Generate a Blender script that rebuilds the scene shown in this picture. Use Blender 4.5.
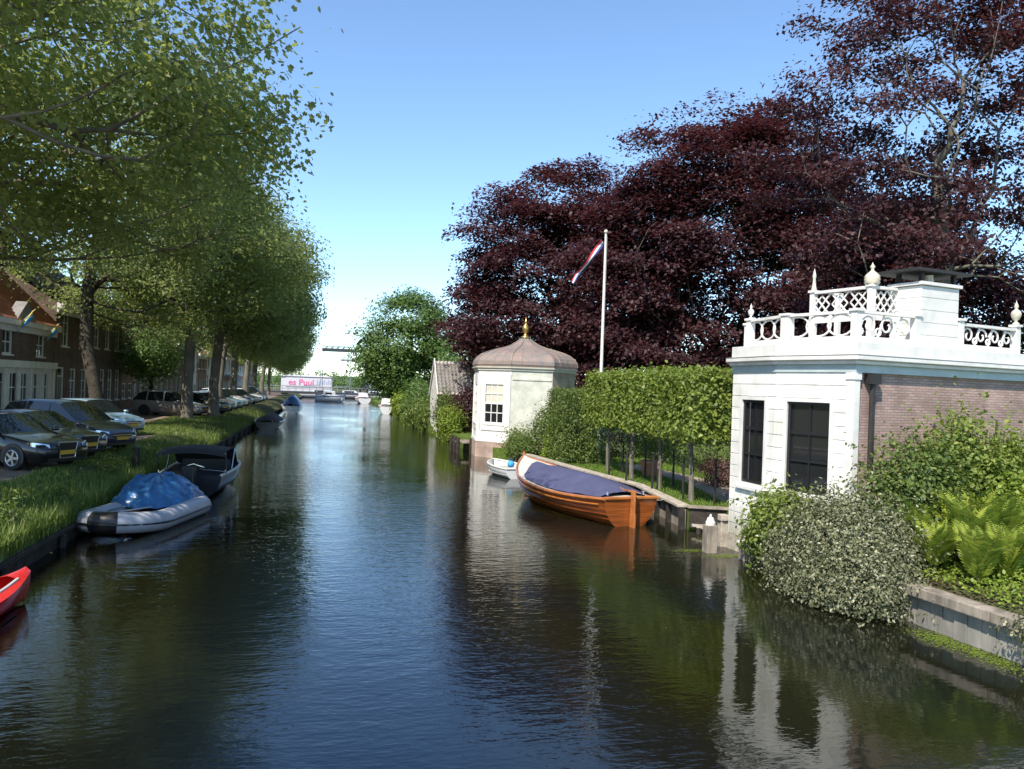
import bpy, bmesh, math, random
import numpy as np
from math import sin, cos, pi, radians, sqrt, atan2
from mathutils import Vector, Matrix

for o in list(bpy.data.objects): bpy.data.objects.remove(o)
sc = bpy.context.scene
COL = sc.collection
# ---------------------------------------------------------------- camera
CAM_H = 3.6
cam_d = bpy.data.cameras.new('camera'); cam_d.sensor_width = 36; cam_d.lens = 800/1024*36
cam_d.clip_start = 0.1; cam_d.clip_end = 6000
cam = bpy.data.objects.new('camera', cam_d); COL.objects.link(cam); sc.camera = cam
_a, _p, _r = radians(12.8), radians(0.18), radians(2.0)
_f = Vector((sin(_a)*cos(_p), cos(_a)*cos(_p), sin(_p))); _r0 = Vector((cos(_a), -sin(_a), 0)); _u0 = _r0.cross(_f)
_rt = _r0*cos(_r)+_u0*sin(_r); _up = _u0*cos(_r)-_r0*sin(_r)
M4 = Matrix(((_rt.x,_up.x,-_f.x,0),(_rt.y,_up.y,-_f.y,0),(_rt.z,_up.z,-_f.z,CAM_H),(0,0,0,1)))
cam.matrix_world = M4
# ---------------------------------------------------------------- sky, sun, exposure
SUN_EL, SUN_AZ = 49, 229        # azimuth: direction TO the sun, counter-clockwise from +X
w = bpy.data.worlds.new('World'); sc.world = w; w.use_nodes = True
nt = w.node_tree; bg = nt.nodes['Background']
sky = nt.nodes.new('ShaderNodeTexSky'); sky.sky_type = 'NISHITA'; sky.sun_disc = False
sky.sun_elevation = radians(SUN_EL); sky.sun_rotation = radians(90-SUN_AZ)
sky.air_density = .85; sky.dust_density = 0.2; sky.ozone_density = 2.2; sky.altitude = 0
tn = nt.nodes.new('ShaderNodeMix'); tn.data_type = 'RGBA'; tn.blend_type = 'MULTIPLY'; tn.inputs[0].default_value = 1; tn.inputs[7].default_value = (1.06, 1.165, 1.20, 1)
nt.links.new(sky.outputs[0], tn.inputs[6]); nt.links.new(tn.outputs[2], bg.inputs[0]); bg.inputs[1].default_value = 0.15
sl = bpy.data.lights.new('sun', 'SUN'); sl.energy = 5.0; sl.angle = radians(0.5); sl.color = (1, .91, .79)
so = bpy.data.objects.new('sun', sl); COL.objects.link(so)
_s = Vector((cos(radians(SUN_EL))*cos(radians(SUN_AZ)), cos(radians(SUN_EL))*sin(radians(SUN_AZ)), sin(radians(SUN_EL))))
so.rotation_euler = _s.to_track_quat('Z', 'Y').to_euler(); so.location = (-30, -20, 60)
sc.render.engine = 'CYCLES'
sc.view_settings.view_transform = 'Standard'; sc.view_settings.look = 'None'
sc.view_settings.gamma = 1; sc.view_settings.exposure = 0.62
sc.cycles.max_bounces = 6; sc.cycles.diffuse_bounces = 3; sc.cycles.glossy_bounces = 3; sc.cycles.transmission_bounces = 4

# ---------------------------------------------------------------- helpers
def tag(o, label=None, cat=None, group=None, kind=None):
    if label: o['label'] = label
    if cat: o['category'] = cat
    if group: o['group'] = group
    if kind: o['kind'] = kind
    return o
def thing(name, label, cat, loc=(0,0,0), rz=0, group=None):
    o = bpy.data.objects.new(name, None); COL.objects.link(o); o.empty_display_size = .2
    o.location = loc; o.rotation_euler = (0,0,rz)
    return tag(o, label, cat, group)
def copy_tree(o, parent=None):
    c = o.copy(); COL.objects.link(c)
    if parent is not None: c.parent = parent
    for ch in list(o.children): copy_tree(ch, c)
    return c
def link_mesh(name, me, parent=None, loc=None, rz=None):
    o = bpy.data.objects.new(name, me); COL.objects.link(o)
    if parent is not None: o.parent = parent
    if loc is not None: o.location = loc
    if rz is not None: o.rotation_euler = (0,0,rz)
    return o

# materials ------------------------------------------------------
def _n(nt, t, **kw):
    n = nt.nodes.new(t)
    for k, v in kw.items(): setattr(n, k, v)
    return n
def mat(name, col, rough=.6, spec=.5, metal=0, var=0., vscale=3., bump=0., bscale=20., coat=0., stretch=None, dark=None, emis=None):
    """principled material; var mixes the colour towards a darker/dirtier tone with noise, bump adds relief"""
    m = bpy.data.materials.new(name); m.use_nodes = True; nt = m.node_tree; p = nt.nodes['Principled BSDF']
    p.inputs['Base Color'].default_value = (*col, 1); p.inputs['Roughness'].default_value = rough
    p.inputs['Specular IOR Level'].default_value = spec; p.inputs['Metallic'].default_value = metal
    p.inputs['Coat Weight'].default_value = coat; p.inputs['Coat Roughness'].default_value = .04
    if var or bump:
        tc = _n(nt, 'ShaderNodeTexCoord'); mp = _n(nt, 'ShaderNodeMapping')
        if stretch: mp.inputs['Scale'].default_value = stretch
        nt.links.new(tc.outputs['Object'], mp.inputs[0])
    if var:
        nz = _n(nt, 'ShaderNodeTexNoise'); nz.inputs['Scale'].default_value = vscale; nz.inputs['Detail'].default_value = 5; nz.inputs['Roughness'].default_value=.65
        nt.links.new(mp.outputs[0], nz.inputs['Vector'])
        rp = _n(nt, 'ShaderNodeValToRGB'); rp.color_ramp.elements[0].position = .35; rp.color_ramp.elements[1].position = .68
        d = dark or tuple(c*(1-var) for c in col)
        rp.color_ramp.elements[0].color = (*d, 1); rp.color_ramp.elements[1].color = (*[min(1, c*(1+var*.25)) for c in col], 1)
        nt.links.new(nz.outputs['Fac'], rp.inputs[0]); nt.links.new(rp.outputs[0], p.inputs['Base Color'])
    if bump:
        nb = _n(nt, 'ShaderNodeTexNoise'); nb.inputs['Scale'].default_value = bscale; nb.inputs['Detail'].default_value = 4
        nt.links.new(mp.outputs[0], nb.inputs['Vector'])
        bp = _n(nt, 'ShaderNodeBump'); bp.inputs['Strength'].default_value = bump; bp.inputs['Distance'].default_value = .02
        nt.links.new(nb.outputs['Fac'], bp.inputs['Height']); nt.links.new(bp.outputs[0], p.inputs['Normal'])
    return m
def brick_mat(name, c1, c2, mortar, bw=.21, bh=.06, ms=.01, flat=False):
    m = bpy.data.materials.new(name); m.use_nodes = True; nt = m.node_tree; p = nt.nodes['Principled BSDF']
    p.inputs['Roughness'].default_value = .85; p.inputs['Specular IOR Level'].default_value = .25
    tc = _n(nt, 'ShaderNodeTexCoord'); sp = _n(nt, 'ShaderNodeSeparateXYZ'); cb = _n(nt, 'ShaderNodeCombineXYZ')
    nt.links.new(tc.outputs['Object'], sp.inputs[0])
    if flat:
        nt.links.new(sp.outputs[0], cb.inputs[0]); nt.links.new(sp.outputs[1], cb.inputs[1])
    else:
        ad = _n(nt, 'ShaderNodeMath', operation='ADD'); nt.links.new(sp.outputs[0], ad.inputs[0]); nt.links.new(sp.outputs[1], ad.inputs[1])
        nt.links.new(ad.outputs[0], cb.inputs[0]); nt.links.new(sp.outputs[2], cb.inputs[1])
    b = _n(nt, 'ShaderNodeTexBrick'); nt.links.new(cb.outputs[0], b.inputs['Vector'])
    b.inputs['Scale'].default_value = 1; b.inputs['Brick Width'].default_value = bw; b.inputs['Row Height'].default_value = bh
    b.inputs['Mortar Size'].default_value = ms; b.inputs['Color1'].default_value = (*c1,1); b.inputs['Color2'].default_value = (*c2,1); b.inputs['Mortar'].default_value = (*mortar,1)
    b.inputs['Bias'].default_value = 0
    nz = _n(nt, 'ShaderNodeTexNoise'); nz.inputs['Scale'].default_value = 1.3; nz.inputs['Detail'].default_value = 6
    nt.links.new(tc.outputs['Object'], nz.inputs['Vector'])
    mr = _n(nt, 'ShaderNodeMapRange'); mr.inputs[1].default_value=.3; mr.inputs[2].default_value=.7; mr.inputs[3].default_value = .62; mr.inputs[4].default_value = 1.15
    nt.links.new(nz.outputs['Fac'], mr.inputs[0])
    mx = _n(nt, 'ShaderNodeMix', data_type='RGBA', blend_type='MULTIPLY'); mx.inputs[0].default_value = 1
    nt.links.new(b.outputs['Color'], mx.inputs[6]); nt.links.new(mr.outputs[0], mx.inputs[7]); nt.links.new(mx.outputs[2], p.inputs['Base Color'])
    bp = _n(nt, 'ShaderNodeBump'); bp.inputs['Strength'].default_value = .6; bp.inputs['Distance'].default_value = .01; bp.invert = True
    nt.links.new(b.outputs['Fac'], bp.inputs['Height']); nt.links.new(bp.outputs[0], p.inputs['Normal'])
    return m
def leaf_mat(name, ca, cb, cc=None, trans=(.2,.3,.05), tw=.35, rough=.5, spec=.35):
    """two-sided leaf: colour from the per-leaf 'tint' value (natural leaf-to-leaf variety), diffuse + translucent"""
    m = bpy.data.materials.new(name); m.use_nodes = True; nt = m.node_tree; p = nt.nodes['Principled BSDF']
    at = _n(nt, 'ShaderNodeAttribute', attribute_name='tint')
    rp = _n(nt, 'ShaderNodeValToRGB'); e = rp.color_ramp.elements
    e[0].position = .0; e[0].color = (*ca,1); e[1].position = .75; e[1].color = (*cb,1)
    if cc: q = e.new(.97); q.color = (*cc,1)
    nt.links.new(at.outputs['Fac'], rp.inputs[0]); nt.links.new(rp.outputs[0], p.inputs['Base Color'])
    p.inputs['Roughness'].default_value = rough; p.inputs['Specular IOR Level'].default_value = spec
    tr = _n(nt, 'ShaderNodeBsdfTranslucent'); tr.inputs[0].default_value = (*trans,1)
    mx = _n(nt, 'ShaderNodeMixShader'); mx.inputs[0].default_value = tw
    nt.links.new(p.outputs[0], mx.inputs[1]); nt.links.new(tr.outputs[0], mx.inputs[2])
    nt.links.new(mx.outputs[0], nt.nodes['Material Output'].inputs[0])
    return m

# mesh builder ---------------------------------------------------
class MB:
    def __init__(s): s.v=[]; s.f=[]; s.m=[]; s.cur=0
    def add(s, vs, fs):
        b=len(s.v); s.v += [tuple(v) for v in vs]; s.f += [tuple(b+i for i in f) for f in fs]; s.m += [s.cur]*len(fs); return s
    def box(s, x0,x1,y0,y1,z0,z1, M=None):
        vs=[Vector((x,y,z)) for z in (z0,z1) for y in (y0,y1) for x in (x0,x1)]
        if M is not None: vs=[M@v for v in vs]
        return s.add(vs, [(0,2,3,1),(4,5,7,6),(0,1,5,4),(2,6,7,3),(0,4,6,2),(1,3,7,5)])
    def bar(s, a, b, w, h=None, up=(0,0,1)):
        a=Vector(a); b=Vector(b); h=h or w; d=(b-a).normalized(); u=Vector(up)
        if abs(d.dot(u))>.98: u=Vector((1,0,0))
        r=d.cross(u).normalized(); u=r.cross(d)
        vs=[p+r*i*w/2+u*j*h/2 for p in (a,b) for (i,j) in ((-1,-1),(1,-1),(1,1),(-1,1))]
        return s.add(vs, [(0,1,2,3)[::-1],(4,5,6,7),(0,1,5,4),(1,2,6,5),(2,3,7,6),(3,0,4,7)])
    def tube(s, pts, rad, n=8, closed=False, cap=True):
        pts=[Vector(p) for p in pts]; k=len(pts); rad=rad if hasattr(rad,'__len__') else [rad]*k
        rings=[]; pu=None
        for i,p in enumerate(pts):
            a=pts[(i-1)%k] if (closed or i>0) else p; b=pts[(i+1)%k] if (closed or i<k-1) else p
            d=(b-a).normalized()
            if pu is None:
                pu=Vector((0,0,1)) if abs(d.z)<.9 else Vector((1,0,0))
            u=(pu-d*pu.dot(d)); u=u.normalized() if u.length>1e-6 else d.orthogonal().normalized(); pu=u; r=d.cross(u)
            rings.append([p+(u*cos(2*pi*j/n)+r*sin(2*pi*j/n))*rad[i] for j in range(n)])
        return s.loft(rings, wrap=True, closed=closed, cap=cap)
    def loft(s, rings, wrap=False, closed=False, cap=False):
        n=len(rings[0]); k=len(rings); vs=[v for r in rings for v in r]; fs=[]
        for i in range(k if closed else k-1):
            i2=(i+1)%k
            for j in range(n if wrap else n-1):
                j2=(j+1)%n; fs.append((i*n+j, i*n+j2, i2*n+j2, i2*n+j))
        if cap and not closed: fs += [tuple(range(n))[::-1], tuple((k-1)*n+j for j in range(n))]
        return s.add(vs, fs)
    def lathe(s, prof, n=16, c=(0,0,0)):
        rings=[[ (c[0]+r*cos(2*pi*j/n), c[1]+r*sin(2*pi*j/n), c[2]+z) for j in range(n)] for r,z in prof]
        return s.loft(rings, wrap=True, cap=True)
    def prism(s, poly, z0, z1, M=None):
        n=len(poly); vs=[Vector((x,y,z)) for z in (z0,z1) for x,y in poly]
        if M is not None: vs=[M@v for v in vs]
        return s.add(vs, [tuple(range(n))[::-1], tuple(range(n,2*n))]+[(i,(i+1)%n,n+(i+1)%n,n+i) for i in range(n)])
    def wall(s, x0,x1,z0,z1, holes=(), th=.2, M=None, reveal=True):
        """front skin on y=0 (outside is -y), holes (xa,xb,za,zb) with reveals going to +y"""
        xs=sorted({x0,x1,*[h[0] for h in holes],*[h[1] for h in holes]}); zs=sorted({z0,z1,*[h[2] for h in holes],*[h[3] for h in holes]})
        T=(lambda v: M@Vector(v)) if M is not None else (lambda v: Vector(v))
        for i in range(len(xs)-1):
            for j in range(len(zs)-1):
                cx=(xs[i]+xs[i+1])/2; cz=(zs[j]+zs[j+1])/2
                if any(h[0]<cx<h[1] and h[2]<cz<h[3] for h in holes): continue
                s.add([T((xs[i],0,zs[j])),T((xs[i+1],0,zs[j])),T((xs[i+1],0,zs[j+1])),T((xs[i],0,zs[j+1]))],[(0,1,2,3)])
        if reveal:
            for a,b,c,d in holes:
                P=[T((a,0,c)),T((b,0,c)),T((b,0,d)),T((a,0,d)),T((a,th,c)),T((b,th,c)),T((b,th,d)),T((a,th,d))]
                s.add(P,[(0,4,5,1),(1,5,6,2),(2,6,7,3),(3,7,4,0)])
        return s
    def build(s, name, mats, parent=None, loc=None, rz=None, smooth=False, bevel=0, merge=False):
        used=sorted({i for f in s.f for i in f})
        if len(used)<len(s.v):
            mp={o:i for i,o in enumerate(used)}; s.v=[s.v[i] for i in used]; s.f=[tuple(mp[i] for i in f) for f in s.f]
        me=bpy.data.meshes.new(name); me.from_pydata(s.v,[],s.f)
        mats=mats if isinstance(mats,(list,tuple)) else [mats]
        for m in mats: me.materials.append(m)
        if len(mats)>1: me.polygons.foreach_set('material_index', s.m)
        if smooth: me.polygons.foreach_set('use_smooth',[True]*len(me.polygons))
        me.update()
        if merge:
            bm=bmesh.new(); bm.from_mesh(me); bmesh.ops.remove_doubles(bm, verts=bm.verts, dist=1e-4)
            bmesh.ops.recalc_face_normals(bm, faces=bm.faces); bm.to_mesh(me); bm.free()
        o=link_mesh(name, me, parent, loc, rz)
        if bevel:
            b=o.modifiers.new('bevel','BEVEL'); b.width=bevel; b.segments=2; b.limit_method='ANGLE'
        return o
def sphere_pts(c, r, n=12, k=8, sq=(1,1,1)):
    prof=[(max(1e-3,r*sin(pi*i/k)), -r*cos(pi*i/k)) for i in range(k+1)]
    return [(a,z) for a,z in prof]

# ---------------------------------------------------------------- foliage
def leaves_mesh(name, pos, nrm, size, rng, mats, shape='kite', axis=None, tint=None, aspect=.62):
    N=len(pos); nrm=nrm/np.maximum(1e-6,np.linalg.norm(nrm,axis=1,keepdims=True))
    t=rng.normal(size=(N,3)) if axis is None else axis+rng.normal(size=(N,3))*.25
    t-= nrm*(t*nrm).sum(1,keepdims=True); t/=np.maximum(1e-6,np.linalg.norm(t,axis=1,keepdims=True)); b=np.cross(nrm,t)
    s=(size*rng.uniform(.5,1.4,N))[:,None]
    if shape=='kite':
        pr=[(-.5,0,0),(-.05,.5*aspect,.07),(.5,0,-.06),(-.05,-.5*aspect,.07)]
    elif shape=='lobed':
        pr=[(-.45,0,0),(-.3,.36,.05),(.0,.26,.03),(.16,.5,-.03),(.5,0,-.08),(.16,-.5,-.03),(.0,-.26,.03),(-.3,-.36,.05)]
    else:
        pr=[(-.5,0,0),(-.2,.5*aspect,.05),(.2,.42*aspect,.03),(.5,0,-.07),(.2,-.42*aspect,.03),(-.2,-.5*aspect,.05)]
    k=len(pr); V=np.empty((N,k,3))
    for i,(a,c,d) in enumerate(pr): V[:,i]=pos+s*(a*t+c*b+d*nrm)
    me=bpy.data.meshes.new(name); me.vertices.add(N*k); me.vertices.foreach_set('co',V.reshape(-1))
    me.loops.add(N*k); me.loops.foreach_set('vertex_index',np.arange(N*k,dtype=np.int32))
    me.polygons.add(N); me.polygons.foreach_set('loop_start',np.arange(0,N*k,k,dtype=np.int32)); me.polygons.foreach_set('loop_total',np.full(N,k,dtype=np.int32))
    at=me.attributes.new('tint','FLOAT','FACE'); at.data.foreach_set('value',(rng.uniform(0,1,N) if tint is None else np.clip(tint,0,1)).astype(np.float32))
    for m in (mats if isinstance(mats,(list,tuple)) else [mats]): me.materials.append(m)
    me.update(calc_edges=True); me.validate()
    return me
def grow(trunk, tips, rng, seg=1.3, pen=.12, jit=.16):
    """trunk: list of points; returns nodes, parents. Each tip joins the nearest grown node with a bent limb."""
    nodes=[np.array(p,float) for p in trunk]; par=[-1]+list(range(len(trunk)-1)); pl=[0.]
    for i in range(1,len(nodes)): pl.append(pl[-1]+np.linalg.norm(nodes[i]-nodes[i-1]))
    base=nodes[-1]; order=np.argsort(np.linalg.norm(tips-np.array(trunk[len(trunk)//2]),axis=1))
    A=np.zeros((len(tips)*14+len(nodes)+10,3)); PL=np.zeros(len(A)); n=len(nodes); A[:n]=nodes; PL[:n]=pl; lo=n//2
    for q in order:
        tp=tips[q]; d=np.linalg.norm(A[:n]-tp,axis=1); dz=np.maximum(0,A[:n,2]-tp[2]); sc_=d+pen*PL[:n]+.5*dz
        sc_[:lo]+=100
        j=int(np.argmin(sc_)); L=d[j]; k=max(1,min(12,int(L/seg))); p0=A[j].copy(); prev=j
        bow=rng.normal(size=3)*.06*L; bow[2]+=.08*L
        for i in range(1,k+1):
            f=i/k; p=p0+(tp-p0)*f+bow*4*f*(1-f)*.6+(rng.normal(size=3)*jit*min(1,L/k) if i<k else 0)
            A[n]=p; PL[n]=PL[prev]+np.linalg.norm(p-A[prev]); par.append(prev); prev=n; n+=1
    A=A[:n].copy(); par=np.array(par); nt_=len(trunk)                       # ease the kinks out of the limbs
    for _ in range(4):
        sm=np.zeros_like(A); ct=np.zeros(n); np.add.at(sm,par[1:],A[1:]); np.add.at(ct,par[1:],1)
        inn=np.where((ct>0)&(np.arange(n)>=nt_))[0]; A[inn]=.4*A[inn]+.3*A[par[inn]]+.3*sm[inn]/ct[inn][:,None]
    return A, par
def limb_mesh(name, A, par, r_tip, r_trunk, ntrunk, mats, sides=6, expo=.5, base_flare=1.35):
    n=len(A); cnt=np.zeros(n); ch=np.zeros(n,int)
    for i in range(n-1,0,-1):
        if ch[i]==0: cnt[i]=1
        cnt[par[i]]+=cnt[i]; ch[par[i]]+=1
    cnt=np.maximum(cnt,1); r=r_tip*cnt**expo; r=r*1.0
    rmax=r[0]; r=np.where(r>r_tip*3, r*(1+(r_trunk/rmax-1)*((r-r_tip*3)/(max(rmax-r_tip*3,1e-6)))), r)
    for i in range(ntrunk): r[i]=max(r[i], r_trunk*(1-.45*i/max(1,ntrunk-1)))
    r[0]*=base_flare
    c=np.arange(1,n); p=par[1:]; a=A[p]; b=A[c]; ra=np.minimum(r[p], r[c]*1.35+.004); rb=r[c]
    for i in range(1,ntrunk): ra[i-1]=r[i-1]
    d=b-a; d/=np.maximum(1e-6,np.linalg.norm(d,axis=1,keepdims=True)); up=np.where(np.abs(d[:,2:3])<.9,np.array([[0,0,1.]]),np.array([[1.,0,0]]))
    u=np.cross(d,up); u/=np.linalg.norm(u,axis=1,keepdims=True); v=np.cross(d,u); N=n-1; V=np.empty((N,2,sides,3))
    for j in range(sides):
        e=u*cos(2*pi*j/sides)+v*sin(2*pi*j/sides); V[:,0,j]=a+e*ra[:,None]; V[:,1,j]=b+e*rb[:,None]
    idx=np.arange(N)[:,None,None]*2*sides; j=np.arange(sides); q=np.stack([j,(j+1)%sides,sides+(j+1)%sides,sides+j],1)[None]
    F=(idx+q).reshape(-1,4).astype(np.int32)
    me=bpy.data.meshes.new(name); me.vertices.add(N*2*sides); me.vertices.foreach_set('co',V.reshape(-1))
    me.loops.add(F.size); me.loops.foreach_set('vertex_index',F.reshape(-1)); me.polygons.add(len(F))
    me.polygons.foreach_set('loop_start',np.arange(0,F.size,4,dtype=np.int32)); me.polygons.foreach_set('loop_total',np.full(len(F),4,dtype=np.int32))
    me.polygons.foreach_set('use_smooth',np.ones(len(F),bool)); me.materials.append(mats); me.update(calc_edges=True)
    return me, cnt
def sample_lobes(lobes, n, rng, inner=.35):
    wts=np.array([l[3]*l[4]*l[5] for l in lobes])**.8; ids=rng.choice(len(lobes),n,p=wts/wts.sum()); L=np.array([l[:6] for l in lobes])[ids]
    d=rng.normal(size=(n,3)); d/=np.linalg.norm(d,axis=1,keepdims=True); u=rng.uniform(inner**3,1,n)**(1/3)
    return L[:,:3]+d*L[:,3:6]*u[:,None], d
def tree(name, label, cat, base, trunk, lobes, ntips, nleaf, lsize, lmat, bmat, seed, sigma=(.55,.55,.3), r_trunk=.35, r_tip=.018,
         group=None, shape='kite', inner=.35, droop=.0, upw=.8, seg=1.3, expo=.5, minz=None, tips_extra=None, skip=0., aspect=.62):
    rng=np.random.default_rng(seed)
    root=thing(name,label,cat,base,0,group)
    tips,_=sample_lobes(lobes,ntips,rng,inner)
    if minz is not None: tips=tips[tips[:,2]>minz]
    if tips_extra is not None: tips=np.concatenate([tips,np.array(tips_extra,float)])
    A,par=grow(trunk,tips,rng,seg=seg)
    me,cnt=limb_mesh('trunk',A,par,r_tip,r_trunk,len(trunk),bmat,expo=expo); link_mesh('trunk',me,root)
    cand=np.where(cnt<=2.5)[0]; cand=cand[cand>=len(trunk)]
    wt=np.where(rng.uniform(size=len(cand))<skip,.22,1.)*rng.gamma(2.5,.4,len(cand)); ids=rng.choice(cand,nleaf,p=wt/wt.sum()); cl_t=rng.uniform(0,1,len(A)); off=np.clip(rng.normal(size=(nleaf,3)),-1.9,1.9)*np.array(sigma)
    pos=A[ids]+off; pos[:,2]-=droop*(off[:,0]**2+off[:,1]**2)
    cen=np.mean(tips,axis=0); out=pos-cen; out/=np.linalg.norm(out,axis=1,keepdims=True)+1e-6
    nrm=np.array([0,0,1.])*upw+out*.55+rng.normal(size=(nleaf,3))*.5
    tint=cl_t[ids]*.5+rng.uniform(0,1,nleaf)*.5
    cm=leaves_mesh('crown',pos,nrm,lsize,rng,lmat,shape,tint=tint,aspect=aspect); link_mesh('crown',cm,root)
    return root
def bush_mesh(name, lobes, n, size, lmat, seed, shape='kite', inner=.55, aspect=.62, rough=.12, upw=.5, droop_axis=None, box=False, zmin=None, fl=1.0, shoots=.12):
    """leaf shell through the outer part of some lobes (ellipsoids, or boxes with box=True)"""
    rng=np.random.default_rng(seed)
    if box:
        vol=[l[3]*l[4]*l[5] for l in lobes]; ids=rng.choice(len(lobes),n,p=np.array(vol)/sum(vol)); L=np.array(lobes)[ids]
        d=rng.uniform(-1,1,(n,3)); ax=rng.integers(0,3,n); side=rng.choice([-1,1],n); dep=1-np.abs(rng.normal(size=n))*.16
        d[np.arange(n),ax]=side*np.clip(dep,0,1.02); pos=L[:,:3]+d*L[:,3:6]+rng.normal(size=(n,3))*rough*.5
        out=np.zeros((n,3)); out[np.arange(n),ax]=side
    else:
        pos,out=sample_lobes([tuple(l) for l in lobes],n,rng,inner); 
        k=max(12,n//90); cidx=rng.integers(0,n,k); cen=pos[cidx]
        pick=rng.integers(0,k,n//2); pos[:n//2]=cen[pick]+rng.normal(size=(n//2,3))*rough*1.6; out[:n//2]=out[cidx][pick]
        pos+=rng.normal(size=(n,3))*rough*.5
    ns=int(n*shoots/8); R_=float(np.mean([min(l[3:6]) for l in lobes]))
    if ns:
        j=rng.integers(0,len(pos),ns); ln=R_*rng.uniform(.15,.55,ns)*(.35 if box else 1); dd=out[j]*.7+np.array([0,0,.55])+rng.normal(size=(ns,3))*.35
        tt=np.linspace(.1,1,8); sp=(pos[j][:,None]+dd[:,None]*(ln[:,None]*tt[None])[...,None]+rng.normal(size=(ns,8,3))*size*.35).reshape(-1,3)
        sp[:,2]-=(np.tile(tt,ns)**2)*np.repeat(ln,8)*.25
        pos=np.concatenate([pos,sp]); out=np.concatenate([out,np.repeat(out[j],8,0)])
    if zmin is not None:
        k=pos[:,2]>zmin; pos=pos[k]; out=out[k]
    nrm=out*.8*fl+np.array([0,0,upw])+rng.normal(size=(len(pos),3))*.5
    return leaves_mesh(name,pos,nrm,size,rng,lmat,shape,axis=None if droop_axis is None else np.tile(np.array(droop_axis,float),(len(pos),1)),aspect=aspect)
def stems_mb(lobes, rng, n, r=.015, z0=0):
    mb=MB()
    for i in range(n):
        l=lobes[int(rng.integers(len(lobes)))]
        d=rng.normal(size=3); d/=np.linalg.norm(d); t=np.array(l[:3])+d*np.array(l[3:6])*.75; t[2]=max(t[2],z0+.15)
        b=np.array([l[0]+rng.normal()*.12*l[3], l[1]+rng.normal()*.12*l[4], z0]); m=(b+t)/2+np.array([0,0,.1*abs(t[2]-z0)])
        mb.tube([b,m,t],[r*1.5,r,r*.5],5)
    return mb
def bush(name, label, cat, loc, lobes, n, size, lmat, bmat, seed, group=None, stems=10, **kw):
    root=thing(name,label,cat,loc,0,group)
    link_mesh('foliage', bush_mesh('foliage',lobes,n,size,lmat,seed,**kw), root)
    if stems: stems_mb(lobes,np.random.default_rng(seed+7),stems).build('stem',bmat,root)
    return root
def grass_mesh(name, pts, h, w, rng, lmat, lean=.35):
    """pts Nx3 foot points, h Nx heights; each blade a bent two-piece strip"""
    N=len(pts); ang=rng.uniform(0,2*pi,N); dr=np.stack([np.cos(ang),np.sin(ang),np.zeros(N)],1); sd=np.stack([-np.sin(ang),np.cos(ang),np.zeros(N)],1)
    h=h[:,None]; w=(w*rng.uniform(.6,1.3,N))[:,None]; l=rng.uniform(.1,1,N)[:,None]*lean; up=np.array([[0,0,1.]])
    P=[pts-sd*w, pts+sd*w, pts+up*h*.6+dr*h*l*.35+sd*w*.8, pts+up*h*.6+dr*h*l*.35-sd*w*.8, pts+up*h*(1-.25*l)+dr*h*l]
    V=np.stack(P,1); me=bpy.data.meshes.new(name); me.vertices.add(N*5); me.vertices.foreach_set('co',V.reshape(-1))
    b=np.arange(N)[:,None]*5; lp=np.concatenate([b+np.array([[0,1,2,3]]),b+np.array([[3,2,4]])],1).astype(np.int32)
    me.loops.add(N*7); me.loops.foreach_set('vertex_index',lp.reshape(-1)); me.polygons.add(N*2)
    ls=(np.arange(N)[:,None]*7+np.array([[0,4]])).reshape(-1).astype(np.int32); me.polygons.foreach_set('loop_start',ls)
    me.polygons.foreach_set('loop_total',np.tile(np.array([4,3],dtype=np.int32),N))
    at=me.attributes.new('tint','FLOAT','FACE'); at.data.foreach_set('value',np.repeat(rng.uniform(0,1,N),2).astype(np.float32))
    me.materials.append(lmat); me.update(calc_edges=True); return me
# ================================================================ materials
WHITE = mat('white_paint',(.71,.70,.66),.45,.4,var=.17,vscale=2.2,bump=.08,bscale=30)
CREAM = mat('cream_paint',(.58,.55,.46),.6,var=.15)
DULLWHITE = mat('dull_white',(.62,.6,.55),.6,var=.15)
PLASTER = mat('green_white_plaster',(.64,.64,.54),.8,.2,var=.28,vscale=1.6,bump=.15,bscale=12)
GLASS = mat('window_glass',(.016,.017,.018),.03,.8)
DARKGLASS = mat('car_glass',(.012,.016,.018),.03,.7)
BLACK = mat('black_paint',(.012,.012,.014),.4)
IRON = mat('dark_iron',(.025,.023,.022),.6,var=.3)
RUBBER = mat('rubber',(.015,.015,.016),.75)
CHROME = mat('chrome',(.7,.7,.72),.18,metal=1)
ALLOY = mat('alloy',(.45,.46,.48),.3,metal=.9)
GOLD = mat('gilding',(.62,.42,.14),.32,metal=.85,var=.25,vscale=8)
LEAD = mat('lead_sheet',(.30,.31,.30),.55,.4,metal=.3,var=.25,vscale=2)
COPPER = mat('weathered_copper_roof',(.27,.195,.16),.55,.35,metal=.15,var=.45,vscale=2.2,dark=(.19,.175,.165),bump=.2,bscale=6)
OLDWOOD = mat('weathered_timber',(.30,.26,.21),.85,.2,var=.55,vscale=4,stretch=(1,1,.3),bump=.5,bscale=18)
PALEWOOD = mat('pale_timber',(.44,.39,.32),.8,.2,var=.4,vscale=5,bump=.4,bscale=20)
DARKWOOD = mat('tarred_timber',(.05,.043,.036),.8,.2,var=.5,vscale=5,bump=.4,bscale=14)
BARK = mat('grey_bark',(.20,.18,.145),.9,.15,var=.5,vscale=3,stretch=(1,1,.35),bump=.8,bscale=9)
BEECHBARK = mat('beech_bark',(.12,.11,.095),.85,.15,var=.45,vscale=2.5,bump=.4,bscale=7)
PALEBEECH = mat('pale_beech_bark',(.17,.16,.135),.85,.15,var=.45,vscale=2.5,bump=.4,bscale=7)
DARKBARK = mat('dark_bark',(.075,.065,.05),.9,.15,var=.5,vscale=4,bump=.7,bscale=10)
STEM = mat('green_stem',(.10,.09,.04),.8)
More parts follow.
